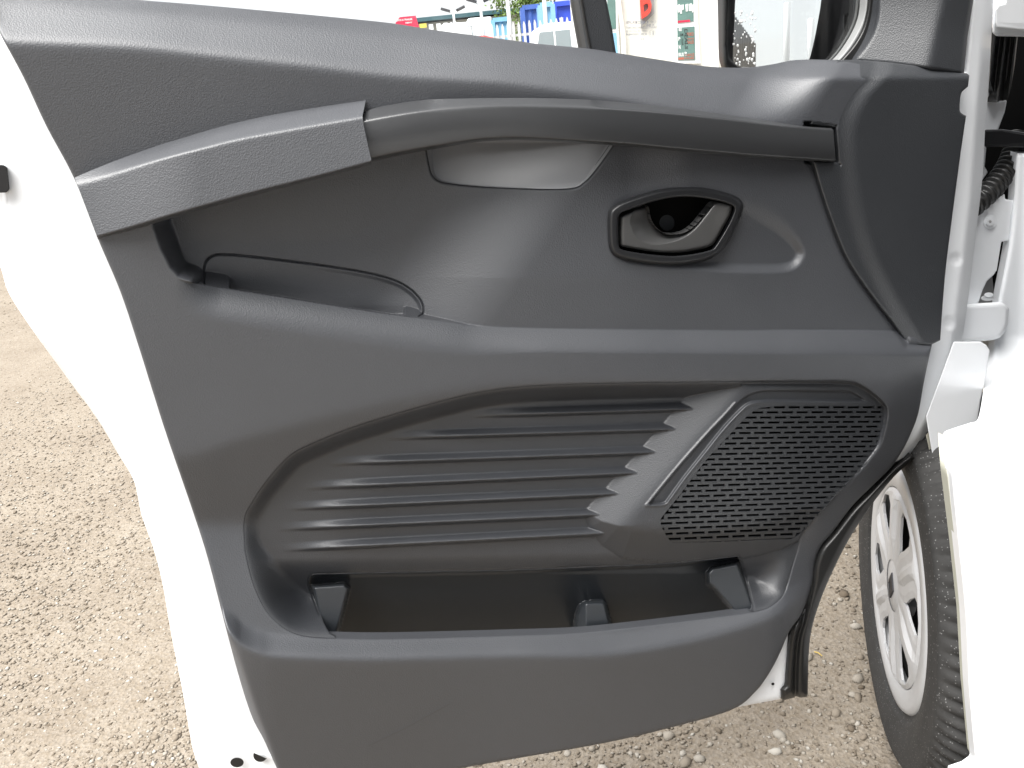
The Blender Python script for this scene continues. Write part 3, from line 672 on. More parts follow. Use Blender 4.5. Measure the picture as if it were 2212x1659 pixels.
# ---- wing mirror outside the quarter glass
MW = -.17
mr = MB()
mh = crom([(1545, -90), (1549, -20), (1551, 40), (1552, 100), (1555, 135), (1566, 152), (1600, 160), (1700, 165), (1790, 172), (1880, 172), (1905, 100), (1905, -90)], 3)
hous = relief('wing_mirror', mh, lambda x, y: (-172 - 25 * ss(20, 0, x - 1549) + 10 * ss(1760, 1800, x) - 8 * (np.abs(x - 1828) < 3) * (y > 30) + 6 * ss(0, 8, -sdf(x, y, np.array([(1820, 98), (1900, 92), (1890, 300), (1800, 300)], float), 20)) - 8 * ss(0, 6, -sdf(x, y, np.array([(1574, -100), (1571, 0), (1566, 100), (1572, 128), (1592, 146), (1650, 149), (1740, 160), (1752, 128), (1766, 60), (1778, -100)], float), 20))) / 1000, 3, m_black, door, thick=.12, roll=(12, .012), back=np.array([.30, .95, 0.02]))
mg = crom([(1577, -100), (1573, 0), (1568.5, 60), (1568, 105), (1574, 128), (1588, 142), (1610, 147), (1660, 149), (1735, 150), (1748, 128), (1757, 95), (1766, 50), (1774, 0), (1780, -90)], 3)
dmid = P(np.array([1670.]), np.array([70.]), np.array([-.148]))[0]
din = (dmid - CC) / np.linalg.norm(dmid - CC)
dout = np.array([-.38, -.92, .07]); dout /= np.linalg.norm(dout)
mn = dout - din; mn /= np.linalg.norm(mn)
fr = plane_pt(mg[:, 0], mg[:, 1], dmid, mn); bk = fr - mn * .003
MB().prism(fr, bk).build('mirror_glass', m_mirror, door)
dr = MB()
for i in range(70):
    px = random.uniform(1574, 1632); py = random.uniform(15, 142); c = plane_pt(np.array([px]), np.array([py]), dmid, mn)[0]
    a1 = np.cross(mn, [0, 0, 1]); a1 /= np.linalg.norm(a1); a2 = np.cross(a1, mn); r = random.uniform(.0008, .0019)
    ring = [c + r * (a1 * cos(q) + a2 * sin(q) * 1.3) for q in np.linspace(0, 2 * pi, 9)[:-1]]; mid = [c + r * .65 * (a1 * cos(q) + a2 * sin(q) * 1.3) + mn * r * .55 for q in np.linspace(0, 2 * pi, 9)[:-1]]
    dr.add(ring + mid + [c + mn * r * .75], [(k, (k + 1) % 8, (k + 1) % 8 + 8, k + 8) for k in range(8)] + [(k + 8, (k + 1) % 8 + 8, 16) for k in range(8)])
tag(dr.build('water_droplets', m_drop, door, smooth=True), kind='stuff')

# ------------------------------------------------------------------ hinge side of the body
S0 = P(np.array([2100.]), np.array([700.]), np.array([-.03]))[0] + VN * .06
bt_ = crom([(600, 1.30), (800, 1.28), (950, 1.22), (1100, 1.14), (1300, 1.07), (1550, 1.05), (1900, 1.03)], 8)
def body_pt(x, y, w):
    r = rays(x, y); ts = ((S0 - CC) @ VN) / (r @ VN)
    tj = ((D0 - CC) @ DW - .142) / (r @ DW) - .0016 * np.clip(x - 2230, 0, 60) - .004 * np.clip(x - 2290, 0, 400)
    k = ss(720, 1030, y)
    tl = .935 / r[..., 1] - .0010 * np.clip(x - 2180, 0, 400)
    t = tj * (1 - k) + tl * k
    t = t - w
    return CC + r * t[..., None]
def w_body(x, y):
    w = .012 * ss(2195, 2240, x + (y - 700) * .02) * ss(1000, 850, y)
    xe = np.interp(y, [949, 1030, 1180, 1330, 1480, 1640], [2051, 2056, 2071, 2086, 2093, 2108])
    w = w + .016 * ss(58, 0, x - xe) * ss(930, 990, y) - .008 * ss(92, 118, x - xe + (y - 1200) * .01) * ss(930, 1050, y) + .0
    return w
BODY = np.concatenate([crom([(2196, 330), (2190, 433), (2187, 470), (2181, 520), (2170, 580), (2158, 640), (2150, 700), (2146, 760), (2141, 810), (2135, 870), (2126, 918), (2110, 926), (2080, 936), (2056, 945), (2051, 952)], 4), crom([(2051, 952), (2056, 1030), (2071, 1180), (2086, 1330), (2093, 1480), (2101, 1580), (2107, 1640), (2108, 1655)], 4)[1:], np.array([(2090, 1668), (2060, 1678), (2060, 1800), (2420, 1800), (2420, 1420), (2300, 1330), (2245, 1200), (2238, 900), (2238, 330)])])
body = relief('body', BODY, w_body, 4, m_white, van, thick=.02, roll=(10, .006), mapper=body_pt, back=np.array([.1, 1.0, 0]) / 1.005)
# upper pillar block and hinge
def px_prism(pts, w, dep, name, mat, parent, bevel=.002, seg=2):
    p = np.array(pts, float); return MB().prism(P(p[:, 0], p[:, 1], np.full(len(p), w)), P(p[:, 0], p[:, 1], np.full(len(p), w - dep))).build(name, mat, parent, bevel=bevel, seg=seg)
px_prism([(2153, 60), (2150, 50), (2151, 18), (2158, 10), (2172, 6), (2176, -60), (2300, -60), (2300, 56), (2212, 66)], -.035, .06, 'hinge', m_white, van, .006, 4)
px_prism([(2140, -60), (2144, 70), (2150, 78), (2300, 82), (2300, -60)], -.085, .02, 'pillar', m_white, van, .004)
# black sheet standing in for the shade deep in the aperture
px_prism([(2110, 60), (2300, 60), (2300, 470), (2200, 470), (2180, 660), (2100, 660), (2100, 300)], -.22, .02, 'gap_shade', m_void, van, 0)
# channel rubber
p = MB()
for k, (o1, wv) in enumerate(((0, -.11), (12, -.098), (26, -.108), (36, -.1))):
    pass
ch = np.array([(2150, 70), (2199, 74), (2192, 140), (2183, 195), (2176, 216), (2165, 218), (2153, 221), (2138, 174), (2141, 135)], float)
relief('channel_rubber', ch, lambda x, y: (-104 + 8 * np.cos((x + (y - 70) * .115 - 2150) / 50 * 2 * pi * 2.2)) / 1000, 2, m_rubber, van, thick=.03)
px_prism([(2130, 160), (2136, 180), (2152, 221), (2175, 216), (2170, 242), (2152, 291), (2110, 291)], -.122, .008, 'pillar_flange', m_white, van, .002)
px_prism([(2126, 280), (2165, 279), (2230, 288), (2300, 300), (2300, 340), (2212, 318), (2170, 318), (2124, 317)], -.09, .03, 'check_strap', m_black, van, .003)
px_prism([(2110, 317), (2131, 317), (2127, 360), (2134, 372), (2120, 392), (2090, 420)], -.125, .01, 'pillar_flange', m_white, van, .002)
# corrugated conduit
cp = crom([(2196, 296), (2190, 330), (2176, 362), (2155, 392), (2130, 420), (2095, 450)], 24)
rad = [.0150 + .0032 * cos(i / len(cp) * 2 * pi * 15) for i in range(len(cp))]
wv = np.linspace(-.14, -.10, len(cp))
MB().tube(P(cp[:, 0], cp[:, 1], wv), rad, 18).build('wiring_conduit', m_rubber, van, smooth=True)
px_prism([(2176, 372), (2196, 378), (2190, 432), (2170, 430)], -.15, .02, 'gap_shade', m_black, van, 0)  # black patch standing in for shade in the gap beside the bracket
# bracket with torx bolt
brk = px_prism([(2085, 460), (2118, 455), (2140, 437), (2150, 432), (2170, 418), (2171, 430), (2190, 433), (2184, 464), (2178, 520), (2163, 522), (2153, 584), (2146, 594), (2132, 607), (2123, 625), (2113, 656), (2112, 690), (2060, 690)], -.105, .006, 'hinge_bracket', m_white, van, .002)
def bolt(px, py, r, w, parent):
    disc(px, py, r, r * 1.02, w, 'bolt_washer', m_white, parent, .003, .001)
    b = disc(px, py, r * .62, r * .62, w + .004, 'bolt_head', m_white, parent, .005, .0015)
    t = np.linspace(0, 2 * pi, 13)[:-1]; rr = np.where(np.arange(12) % 2 == 0, r * .28, r * .17)
    MB().prism(P(px + rr * np.cos(t), py + rr * np.sin(t), np.full(12, w + .0043)), P(px + rr * np.cos(t), py + rr * np.sin(t), np.full(12, w + .002))).build('bolt_socket', m_greysign, parent)
bolt(2139, 479, 14.5, -.1015, brk)
hl = px_prism([(2070, 658), (2160, 652), (2172, 655), (2179, 666), (2177, 700), (2170, 718), (2160, 729), (2148, 734), (2110, 739), (2070, 742)], -.062, .07, 'hinge', m_white, van, .008, 4)
disc(2133, 644, 14, 6, -.095, 'hinge_pin', m_galv, hl, .01, .001)
disc(2136, 637, 10, 5, -.092, 'hinge_pin', m_white, hl, .012, .001)
px_prism([(2122, 600), (2142, 585), (2150, 660), (2112, 665)], -.14, .01, 'gap_shade', m_greysign, van, 0)  # grey patch standing in for shade in the gap above the hinge
px_prism([(2060, 738), (2118, 738), (2130, 745), (2138, 756), (2130, 810), (2118, 866), (2112, 908), (2104, 920), (2052, 940), (2036, 946), (2032, 958), (2028, 996), (2024, 1002), (2017, 1000), (2010, 960), (2000, 900)], .008, .006, 'wing_flange', m_white, van, .002)
px_prism([(2024, 912), (2026, 960), (2018, 1002), (2010, 985), (2000, 940)], -.001, .008, 'wing_flange', simple('primer_beige', (.46, .45, .38), .6, .3), van, 0)
px_prism([(2048, 944), (2062, 938), (2104, 921), (2112, 914), (2108, 924), (2070, 940), (2052, 954)], -.008, .01, 'flange_gap', m_black, van, 0)
px_prism([(2066, 942), (2100, 928), (2098, 935), (2068, 947)], -.006, .003, 'flange_clip', m_white, van, 0)
# beige strip along the body edge at the arch
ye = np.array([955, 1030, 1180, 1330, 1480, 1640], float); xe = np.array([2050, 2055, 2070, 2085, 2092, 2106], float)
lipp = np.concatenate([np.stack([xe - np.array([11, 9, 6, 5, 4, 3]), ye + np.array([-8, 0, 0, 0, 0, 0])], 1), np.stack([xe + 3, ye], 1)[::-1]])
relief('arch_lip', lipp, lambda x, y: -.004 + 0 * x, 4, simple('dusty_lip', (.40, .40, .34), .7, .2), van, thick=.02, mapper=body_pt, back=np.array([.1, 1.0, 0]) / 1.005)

# ------------------------------------------------------------------ rest of the van (bonnet side, roof, cab, flank)
def vp(a, o, z): return np.array([S0[0], S0[1], 0]) + VA * a + VN * o + np.array([0, 0, z])   # along, outward, height
vanb = MB()
WB = 1.9
flank = [(-.98, .32), (-4.2, .32), (-4.2, 1.95), (-1.0, 1.97)]
vanb.prism([vp(a, -.0, z) for a, z in flank], [vp(a, -WB, z) for a, z in flank])
vanb.build('load_body', m_white, van, bevel=.03)
MB().prism([vp(-.96, -.12, z) for z in (.45, 1.85)] + [vp(-.96, -WB + .1, z) for z in (1.85, .45)], [vp(-.979, -.12, z) for z in (.45, 1.85)] + [vp(-.979, -WB + .1, z) for z in (1.85, .45)]).build('bulkhead', m_seat, van)
cab = MB(); rf = [(-1.0, 1.90), (-.25, 1.90), (.25, 1.72), (.25, 1.68), (-.25, 1.86), (-1.0, 1.86)]
cab.prism([vp(a, -.08, z) for a, z in rf], [vp(a, -WB + .08, z) for a, z in rf]); cab.build('cab_roof', m_white, van, bevel=.01)
sill = MB().prism([vp(a, -.01, z) for a, z in ((-.98, .22), (-.98, .42), (-.32, .42), (-.32, .22))], [vp(a, -.25, z) for a, z in ((-.98, .22), (-.98, .42), (-.32, .42), (-.32, .22))]); sill.build('door_sill', m_white, van, bevel=.02)
inn = MB().prism([vp(a, -.36, z) for a, z in ((-.98, .40), (-.98, .44), (-.1, .44), (-.1, .40))], [vp(a, -WB + .1, z) for a, z in ((-.98, .40), (-.98, .44), (-.1, .44), (-.1, .40))]); inn.build('cab_floor', m_seat, van)
st = MB().prism([vp(a, -.35, z) for a, z in ((-.90, .75), (-.95, 1.5), (-.80, 1.5), (-.72, .9), (-.40, .92), (-.38, .75))], [vp(a, -.85, z) for a, z in ((-.90, .75), (-.95, 1.5), (-.80, 1.5), (-.72, .9), (-.40, .92), (-.38, .75))]); st.build('seat', m_seat, van, bevel=.03)
ds = MB().prism([vp(a, -.42, z) for a, z in ((.02, .5), (-.22, .70), (-.24, 1.05), (.0, 1.20), (.4, 1.20), (.4, .5))], [vp(a, -WB + .2, z) for a, z in ((.02, .5), (-.22, .70), (-.24, 1.05), (.0, 1.20), (.4, 1.20), (.4, .5))]); ds.build('dashboard', m_seat, van, bevel=.03)
ff = MB().prism([vp(a, -WB + .04, z) for a, z in ((-.98, .32), (-.98, 1.9), (-.2, 1.9), (.4, 1.25), (.4, .32))], [vp(a, -WB, z) for a, z in ((-.98, .32), (-.98, 1.9), (-.2, 1.9), (.4, 1.25), (.4, .32))]); ff.build('far_side', m_white, van)
# front wing with arch, bonnet, bumper
WC = at_z(1945., 1265., .335); wa = float((WC - np.array([S0[0], S0[1], 0])) @ VA)
arch = [(wa + .40 * cos(q), .335 + .40 * sin(q)) for q in np.linspace(radians(175), radians(5), 17)]
wing = [(.09, .80), (.09, 1.14), (.65, 1.06), (.93, .92), (.97, .40)] + [(a, z) for a, z in arch[::-1] if a > .09 or z > .72]
wing = [(.09, 1.14), (.62, 1.06), (.92, .90), (.97, .36)] + [(a, z) for a, z in arch[::-1] if z > .36]
wing = [q for q in wing if q[0] >= .09 or q[1] > .7] + [(.09, .72)]
wv_ = [vp(max(a, .09), -.01, z) for a, z in wing]
MB().prism(wv_, [q - VN * .03 for q in wv_]).build('front_wing', m_white, van)
bn = [(.34, 1.10), (.62, 1.05), (.93, .90), (.97, .36), (.90, .36), (.6, .98), (.34, 1.04)]
MB().prism([vp(a, -.04, z) for a, z in bn], [vp(a, -WB + .04, z) for a, z in bn]).build('bonnet', m_white, van, bevel=.02)
MB().prism([vp(a, -.12, z) for a, z in ((-.95, 1.84), (-.25, 1.84), (.2, 1.68), (-.25, 1.855), (-.95, 1.855))], [vp(a, -WB + .12, z) for a, z in ((-.95, 1.84), (-.25, 1.84), (.2, 1.68), (-.25, 1.855), (-.95, 1.855))]).build('headliner', m_seat, van)
MB().prism([vp(a, -.03, z) for a, z in ((-.985, .42), (-.985, 1.86), (-.86, 1.86), (-.88, .42))], [vp(a, -.20, z) for a, z in ((-.985, .42), (-.985, 1.86), (-.86, 1.86), (-.88, .42))]).build('pillar', m_seat, van, bevel=.01)
MB().prism([vp(a, .004, z) for a, z in ((-1.15, .95), (-1.15, 1.66), (-3.9, 1.66), (-3.9, .95))], [vp(a, -.004, z) for a, z in ((-1.15, .95), (-1.15, 1.66), (-3.9, 1.66), (-3.9, .95))]).build('side_window', m_seat, van)  # dark window invented on the unseen flank to cut bounce onto the door

kp = np.array([(2232, 300), (2420, 300), (2420, 1430), (2300, 1340), (2240, 1200)], float)
MB().prism(at_depth(kp[:, 0], kp[:, 1], np.array([1.42, 1.30, 1.16, 1.22, 1.30])), at_depth(kp[:, 0], kp[:, 1], np.array([1.45, 1.33, 1.19, 1.25, 1.33]))).build('added_shade_panel', m_seat, van)  # dark panel added out of view to darken the door's hinge end

# ------------------------------------------------------------------ front wheel
wheel = empty('wheel', Vector((0, 0, 0))); wheel.parent = van
WF = WC.copy(); wheel.location = Vector(WF) - van.location
RT, RR = .337, .214
WB_ = radians(12.5); WA = np.array([sin(WB_), cos(WB_), 0]); WN = np.array([-cos(WB_), sin(WB_), 0])
def wpt(r, ang, out): return WF + WA * (r * cos(ang)) + np.array([0, 0, 1.0]) * (r * sin(ang)) + WN * out
prof = [(.196, -.03), (.205, -.006), (.214, .004), (.222, .006), (.226, .011), (.232, .012), (.250, .017), (.272, .019), (.292, .015), (.300, .016), (.306, .012), (.316, .004), (.325, -.008), (.331, -.020), (.3345, -.030), (.3355, -.055), (.3360, -.075), (.330, -.078), (.330, -.086), (.3365, -.089), (.3370, -.110), (.3365, -.131), (.330, -.134), (.330, -.142), (.336, -.145), (.334, -.19), (.322, -.212), (.29, -.225), (.2, -.20)]
NA = 430; V = []
for i in range(NA):
    a = 2 * pi * i / NA; ph = i % 5
    for k, (r, o) in enumerate(prof):
        g = 0
        if 11 <= k <= 16: g = .009 if ph in (0, 1) else (.003 if ph == 2 and (i // 5) % 2 else 0)
        if 18 <= k <= 21: g = .004 if (i + 3) % 5 in (0,) else 0
        g *= [0, 0, 0, 0, 0, 0, 0, 0, 0, 0, 0, .5, .8, 1, 1, 1, 1, 0, 1, 1, 1, 1, 0, 0, 0, 0, 0, 0, 0][k]
        tw = .022 * max(0, (k - 10)) / 6 if k < 18 else .03
        V.append(wpt(r - g, a + tw, o))
nk = len(prof)
Q = [(i * nk + k, i * nk + k + 1, ((i + 1) % NA) * nk + k + 1, ((i + 1) % NA) * nk + k) for i in range(NA) for k in range(nk - 1)]
ty = raw_obj('tyre', mesh_np('tyre', np.array(V), np.array(Q)), m_tyre, wheel, True); ty.data.polygons.foreach_set('use_smooth', [True] * len(ty.data.polygons))
# hub cap: outer ring, six spokes with bevelled webs, hub, emblem
hub = MB()
def lathe(mb, pr, n=72):
    v = [wpt(r, 2 * pi * i / n, o) for i in range(n) for r, o in pr]; k = len(pr)
    mb.add(v, [(i * k + j, i * k + j + 1, ((i + 1) % n) * k + j + 1, ((i + 1) % n) * k + j) for i in range(n) for j in range(k - 1)])
lathe(hub, [(.168, -.012), (.172, .004), (.176, .008), (.202, .010), (.210, .009), (.2145, .003), (.2150, -.01)])
rim = hub.build('rim', m_silver, wheel, smooth=True)
# wheel cover: six broad faceted blades with dark openings between them, each blade a part
rs_ = np.array([.045, .075, .088, .112, .140, .158, .165, .172])
for i in range(6):
    c = radians(60 * i + 17); V6 = []; F6 = []
    for r in rs_:
        half = 30.0 if r < .086 or r > .160 else 30 - np.interp(r, [.086, .095, .14, .152, .160], [0, 7, 13, 13, 9])
        for q in (-1, -.72, -.36, -.12, 0, .12, .36, .72, 1):
            ph = radians(half * q); t = abs(q)
            o = .013 - .05 * max(0, r - .11) + {0: .004, .12: .004, .36: -.0015, .72: -.001, 1: -.003}[t] * ss(.05, .10, r) * ss(.172, .15, r) - (.004 if r > .166 else 0)
            V6.append(WF + WA * (r * cos(c + ph)) + np.array([0, 0, 1.0]) * (r * sin(c + ph)) + WN * o)
    n6 = len(V6); V6 += [q - WN * .004 for q in V6]; m6 = len(rs_)
    for a in range(m6 - 1):
        for b in range(8):
            p0 = a * 9 + b; F6 += [(p0, p0 + 1, p0 + 10, p0 + 9), (p0 + n6, p0 + 9 + n6, p0 + 10 + n6, p0 + 1 + n6)]
        F6 += [(a * 9, a * 9 + 9, a * 9 + 9 + n6, a * 9 + n6), (a * 9 + 8, a * 9 + 8 + n6, a * 9 + 17 + n6, a * 9 + 17)]
    s_o = obj('spoke', V6, F6, m_silver, wheel); rfaces(s_o.data)
hb = MB(); lathe(hb, [(0.0005, .014), (.030, .014), (.034, .012), (.046, .012), (.050, .008), (.052, -.015)], 48); hb.build('hub_cap', m_silver, wheel, smooth=True)
em = MB(); dd = [(0, .026), (.017, 0), (0, -.026), (-.017, 0)]; de = [(a * .45, b * .45) for a, b in dd]
def wxy(a, b, o): return WF + WA * a + np.array([0, 0, b]) + WN * o
for k in range(4):
    k2 = (k + 1) % 4
    em.prism([wxy(*dd[k], .0165), wxy(*dd[k2], .0165), wxy(*de[k2], .0185), wxy(*de[k], .0185)], [wxy(*dd[k], .013), wxy(*dd[k2], .013), wxy(*de[k2], .013), wxy(*de[k], .013)])
em.build('emblem', m_steel, wheel)
wb_ = MB(); lathe(wb_, [(.001, -.05), (.12, -.06), (.185, -.06), (.20, -.03)], 48); wb_.build('brake_disc', m_black, wheel, smooth=True)
tn = np.linspace(0, 2 * pi, 10)[:-1]

# ------------------------------------------------------------------ ground
def gravel_mat():
    m, t, b = M('gravel_ground'); tc = N(t, 'ShaderNodeTexCoord')
    def noise(s, d, r=.6):
        n = N(t, 'ShaderNodeTexNoise'); n.inputs['Scale'].default_value = s; n.inputs['Detail'].default_value = d; n.inputs['Roughness'].default_value = r
        t.links.new(tc.outputs['Object'], n.inputs['Vector']); return n
    n1 = noise(3.5, 8, .65); n2 = noise(90, 8, .7)
    v = N(t, 'ShaderNodeTexVoronoi'); v.inputs['Scale'].default_value = 130; t.links.new(tc.outputs['Object'], v.inputs['Vector'])
    cr = N(t, 'ShaderNodeValToRGB'); e = cr.color_ramp.elements
    e[0].position = .3; e[0].color = (.178, .142, .102, 1); e[1].position = .72; e[1].color = (.24, .202, .154, 1)
    t.links.new(n1.outputs['Fac'], cr.inputs[0])
    mx = N(t, 'ShaderNodeMixRGB'); mx.blend_type = 'OVERLAY'; mx.inputs[0].default_value = .55
    t.links.new(cr.outputs[0], mx.inputs[1]); t.links.new(n2.outputs['Fac'], mx.inputs[2])
    hs = N(t, 'ShaderNodeMixRGB'); hs.blend_type = 'MIX'; hs.inputs[0].default_value = .22
    t.links.new(mx.outputs[0], hs.inputs[1]); bw = N(t, 'ShaderNodeMapRange'); bw.inputs[3].default_value = .07; bw.inputs[4].default_value = .27
    sp2 = N(t, 'ShaderNodeSeparateColor'); t.links.new(v.outputs['Color'], sp2.inputs[0]); t.links.new(sp2.outputs[0], bw.inputs[0]); t.links.new(bw.outputs[0], hs.inputs[2])
    t.links.new(hs.outputs[0], b.inputs['Base Color']); b.inputs['Roughness'].default_value = .95; b.inputs['Specular IOR Level'].default_value = .2
    ad = N(t, 'ShaderNodeMath'); ad.operation = 'ADD'; t.links.new(n2.outputs['Fac'], ad.inputs[0]); t.links.new(v.outputs['Distance'], ad.inputs[1])
    bp = N(t, 'ShaderNodeBump'); bp.inputs['Strength'].default_value = .75; bp.inputs['Distance'].default_value = .004
    t.links.new(ad.outputs[0], bp.inputs['Height']); t.links.new(bp.outputs[0], b.inputs['Normal']); return m
gm = gravel_mat()
gs = 400
n = 60; gx = np.sign(np.linspace(-1, 1, n)) * np.abs(np.linspace(-1, 1, n)) ** 4 * gs
X, Y = np.meshgrid(gx, gx); Z = np.where(np.hypot(X, Y) < 6, .004 * np.sin(X * 7.1) * np.cos(Y * 5.3), 0)
gv = np.stack([X.ravel(), Y.ravel(), Z.ravel()], 1); ii = np.arange(n * n).reshape(n, n)
gq = np.stack([ii[:-1, :-1].ravel(), ii[:-1, 1:].ravel(), ii[1:, 1:].ravel(), ii[1:, :-1].ravel()], 1)
tag(raw_obj('ground', mesh_np('ground', gv, gq), gm), kind='structure')
# loose stones
def stone_mat():
    m, t, b = M('gravel_stone'); at = N(t, 'ShaderNodeAttribute'); at.attribute_name = 'tint'; at.attribute_type = 'GEOMETRY'
    cr = N(t, 'ShaderNodeValToRGB'); e = cr.color_ramp.elements; e[0].position = 0; e[0].color = (.11, .088, .065, 1); e[1].position = 1; e[1].color = (.34, .32, .285, 1)
    e2 = cr.color_ramp.elements.new(.5); e2.color = (.20, .17, .135, 1)
    t.links.new(at.outputs['Fac'], cr.inputs[0]); t.links.new(cr.outputs[0], b.inputs['Base Color']); b.inputs['Roughness'].default_value = .9; b.inputs['Specular IOR Level'].default_value = .25
    return m
ICO = np.array([(0, 0, 1.0), (.894, 0, .447), (.276, .851, .447), (-.724, .526, .447), (-.724, -.526, .447), (.276, -.851, .447), (.724, .526, -.447), (-.276, .851, -.447), (-.894, 0, -.447), (-.276, -.851, -.447), (.724, -.526, -.447), (0, 0, -1)])
ICF = np.array([(0, 1, 2), (0, 2, 3), (0, 3, 4), (0, 4, 5), (0, 5, 1), (1, 6, 2), (2, 7, 3), (3, 8, 4), (4, 9, 5), (5, 10, 1), (2, 6, 7), (3, 7, 8), (4, 8, 9), (5, 9, 10), (1, 10, 6), (6, 11, 7), (7, 11, 8), (8, 11, 9), (9, 11, 10), (10, 11, 6)])
octv = np.array([(1, 0, 0), (0, 1, 0), (-1, 0, 0), (0, -1, 0), (.1, .1, .9), (0, 0, -.8)]); octf = np.array([(0, 1, 4), (1, 2, 4), (2, 3, 4), (3, 0, 4), (1, 0, 5), (2, 1, 5), (3, 2, 5), (0, 3, 5)])
def scatter(name, n, r0_, r1_, h0, h1, smin, smax, pw, sink=.35):
    ico, icf = (octv, octf) if n > 5000 else (ICO, ICF)
    K = len(ico)
    d = np.exp(RNG.uniform(math.log(r0_), math.log(r1_), n)); th_ = RNG.uniform(h0, h1, n)
    cx, cy = d * np.sin(th_), d * np.cos(th_)
    s = smin + (smax - smin) * RNG.random(n) ** pw
    rot = RNG.uniform(0, 2 * pi, n); sc3 = RNG.uniform(.6, 1.15, (n, 3)) * np.array([1, .85, .55])
    jit = 1 + RNG.uniform(-.28, .28, (n, K, 1)); v = ico[None] * jit * sc3[:, None, :] * s[:, None, None]
    c, sn = np.cos(rot)[:, None], np.sin(rot)[:, None]
    tl = RNG.uniform(-.4, .4, n)[:, None]
    x = v[..., 0] * c - v[..., 1] * sn; y = v[..., 0] * sn + v[..., 1] * c; z = v[..., 2] + tl * x * .6
    zz = z + (s * (.55 * .9 - sink * .9))[:, None] * .6
    vv = np.stack([x + cx[:, None], y + cy[:, None], zz], -1).reshape(-1, 3)
    ff_ = (icf[None] + (np.arange(n) * K)[:, None, None]).reshape(-1, 3)
    me = mesh_np(name, vv, ff_); a = me.attributes.new('tint', 'FLOAT', 'POINT'); a.data.foreach_set('value', np.repeat(np.clip(RNG.normal(.5, .24, n), 0, 1), K).astype(np.float32))
    o = raw_obj(name, me, m_stone, None, False); return tag(o, kind='stuff')
m_stone = stone_mat()
scatter('gravel', 75000, .75, 9, radians(-44), radians(-12), .0016, .0085, 2.6)
scatter('gravel', 26000, .75, 3.2, radians(-14), radians(36), .0016, .0075, 2.6)
scatter('gravel', 900, .9, 2.4, radians(-10), radians(36), .006, .017, 2.4)
scatter('gravel', 160, .9, 5, radians(-44), radians(-14), .007, .014, 2.0)

# ------------------------------------------------------------------ the yard beyond the window
def at_y(x, y, Y):
    r = rays(x, y); t = (Y - CC[1]) / r[..., 1]; return CC + r * t[..., None]
def quad_up(px, y_, Y): return at_y(np.array([float(px)]), np.array([float(y_)]), Y)[0]
def hor(x): return 119 - (x - 1188) * .1016
HPX = FPX / cos(PITCH)
def wx(px, Y, py=None):                           # world x of a pixel column on plane y=Y
    return at_y(np.array([float(px)]), np.array([float(hor(px) if py is None else py)]), Y)[0][0]
def wz(px, py, Y): return at_y(np.array([float(px)]), np.array([float(py)]), Y)[0][2]
# far warehouse
YW = 60; x0, x1 = wx(880, YW, 50), wx(1215, YW, 20); zt_ = wz(1028, 31.5, YW)
wh = empty('warehouse', ((x0 + x1) / 2, YW, 0), 'long olive grey warehouse with white columns far behind the yard', 'building')
MB().box(((x0 + x1) / 2, YW + 8, zt_ / 2 - .1), ((x1 - x0) / 2, 8, zt_ / 2 - .1)).build('wall', m_wall, wh)
MB().box(((x0 + x1) / 2, YW + 8, zt_ + .02), ((x1 - x0) / 2 + .3, 8.3, .12)).build('roof', m_roofedge, wh)
for px in (930, 946.5, 962, 977, 981):
    xx = wx(px, YW, 45); MB().box((xx, YW - .12, zt_ / 2 - .15), (.14, .1, zt_ / 2 - .15)).build('column', m_white, wh)
# red company sign
YS = 48; a, b = wx(853, YS, 40), wx(898, YS, 36); zb, ztp = wz(870, 62, YS), wz(875, 36, YS)
sg = empty('sign', ((a + b) / 2, YS, 0), 'red roadside sign with white lettering TRUCK & TRAILER', 'sign')
pnl = MB().prism([(a, YS, zb), (b + .1, YS, zb), (b, YS, ztp), (a + .25, YS, ztp), (a, YS, ztp - .25)], [(a, YS + .1, zb), (b + .1, YS + .1, zb), (b, YS + .1, ztp), (a + .25, YS + .1, ztp), (a, YS + .1, ztp - .25)]).build('sign_panel', m_signred, sg)
pl = lambda x, y: at_y(x, y, YS - .02)
lettering('TRUCK & TRAILER', (852, 46.6), (891, 43.2), 4.2, pl, 'lettering', m_white_print, pnl, True)
lettering('RENT', (876, 51), (890.5, 49.8), 3, pl, 'lettering', m_white_print, pnl, True)
for xx in (a + .4, b - .4): MB().box((xx, YS + .16, zb / 2), (.06, .05, zb / 2)).build('post', m_galv, sg)
yp = empty('yellow_sign', (wx(918, 46), 46, 0), 'small yellow sign beside the red TRUCK & TRAILER sign', 'sign')
xa, xb = wx(906, 46, 52), wx(921, 46, 51); z1, z2 = wz(914, 60, 46), wz(914, 51, 46)
MB().box(((xa + xb) / 2, 46, (z1 + z2) / 2), ((xb - xa) / 2, .05, (z2 - z1) / 2)).build('sign_panel', m_yellow, yp); MB().box(((xa + xb) / 2, 46.1, z1 / 2), (.05, .04, z1 / 2)).build('post', m_galv, yp)
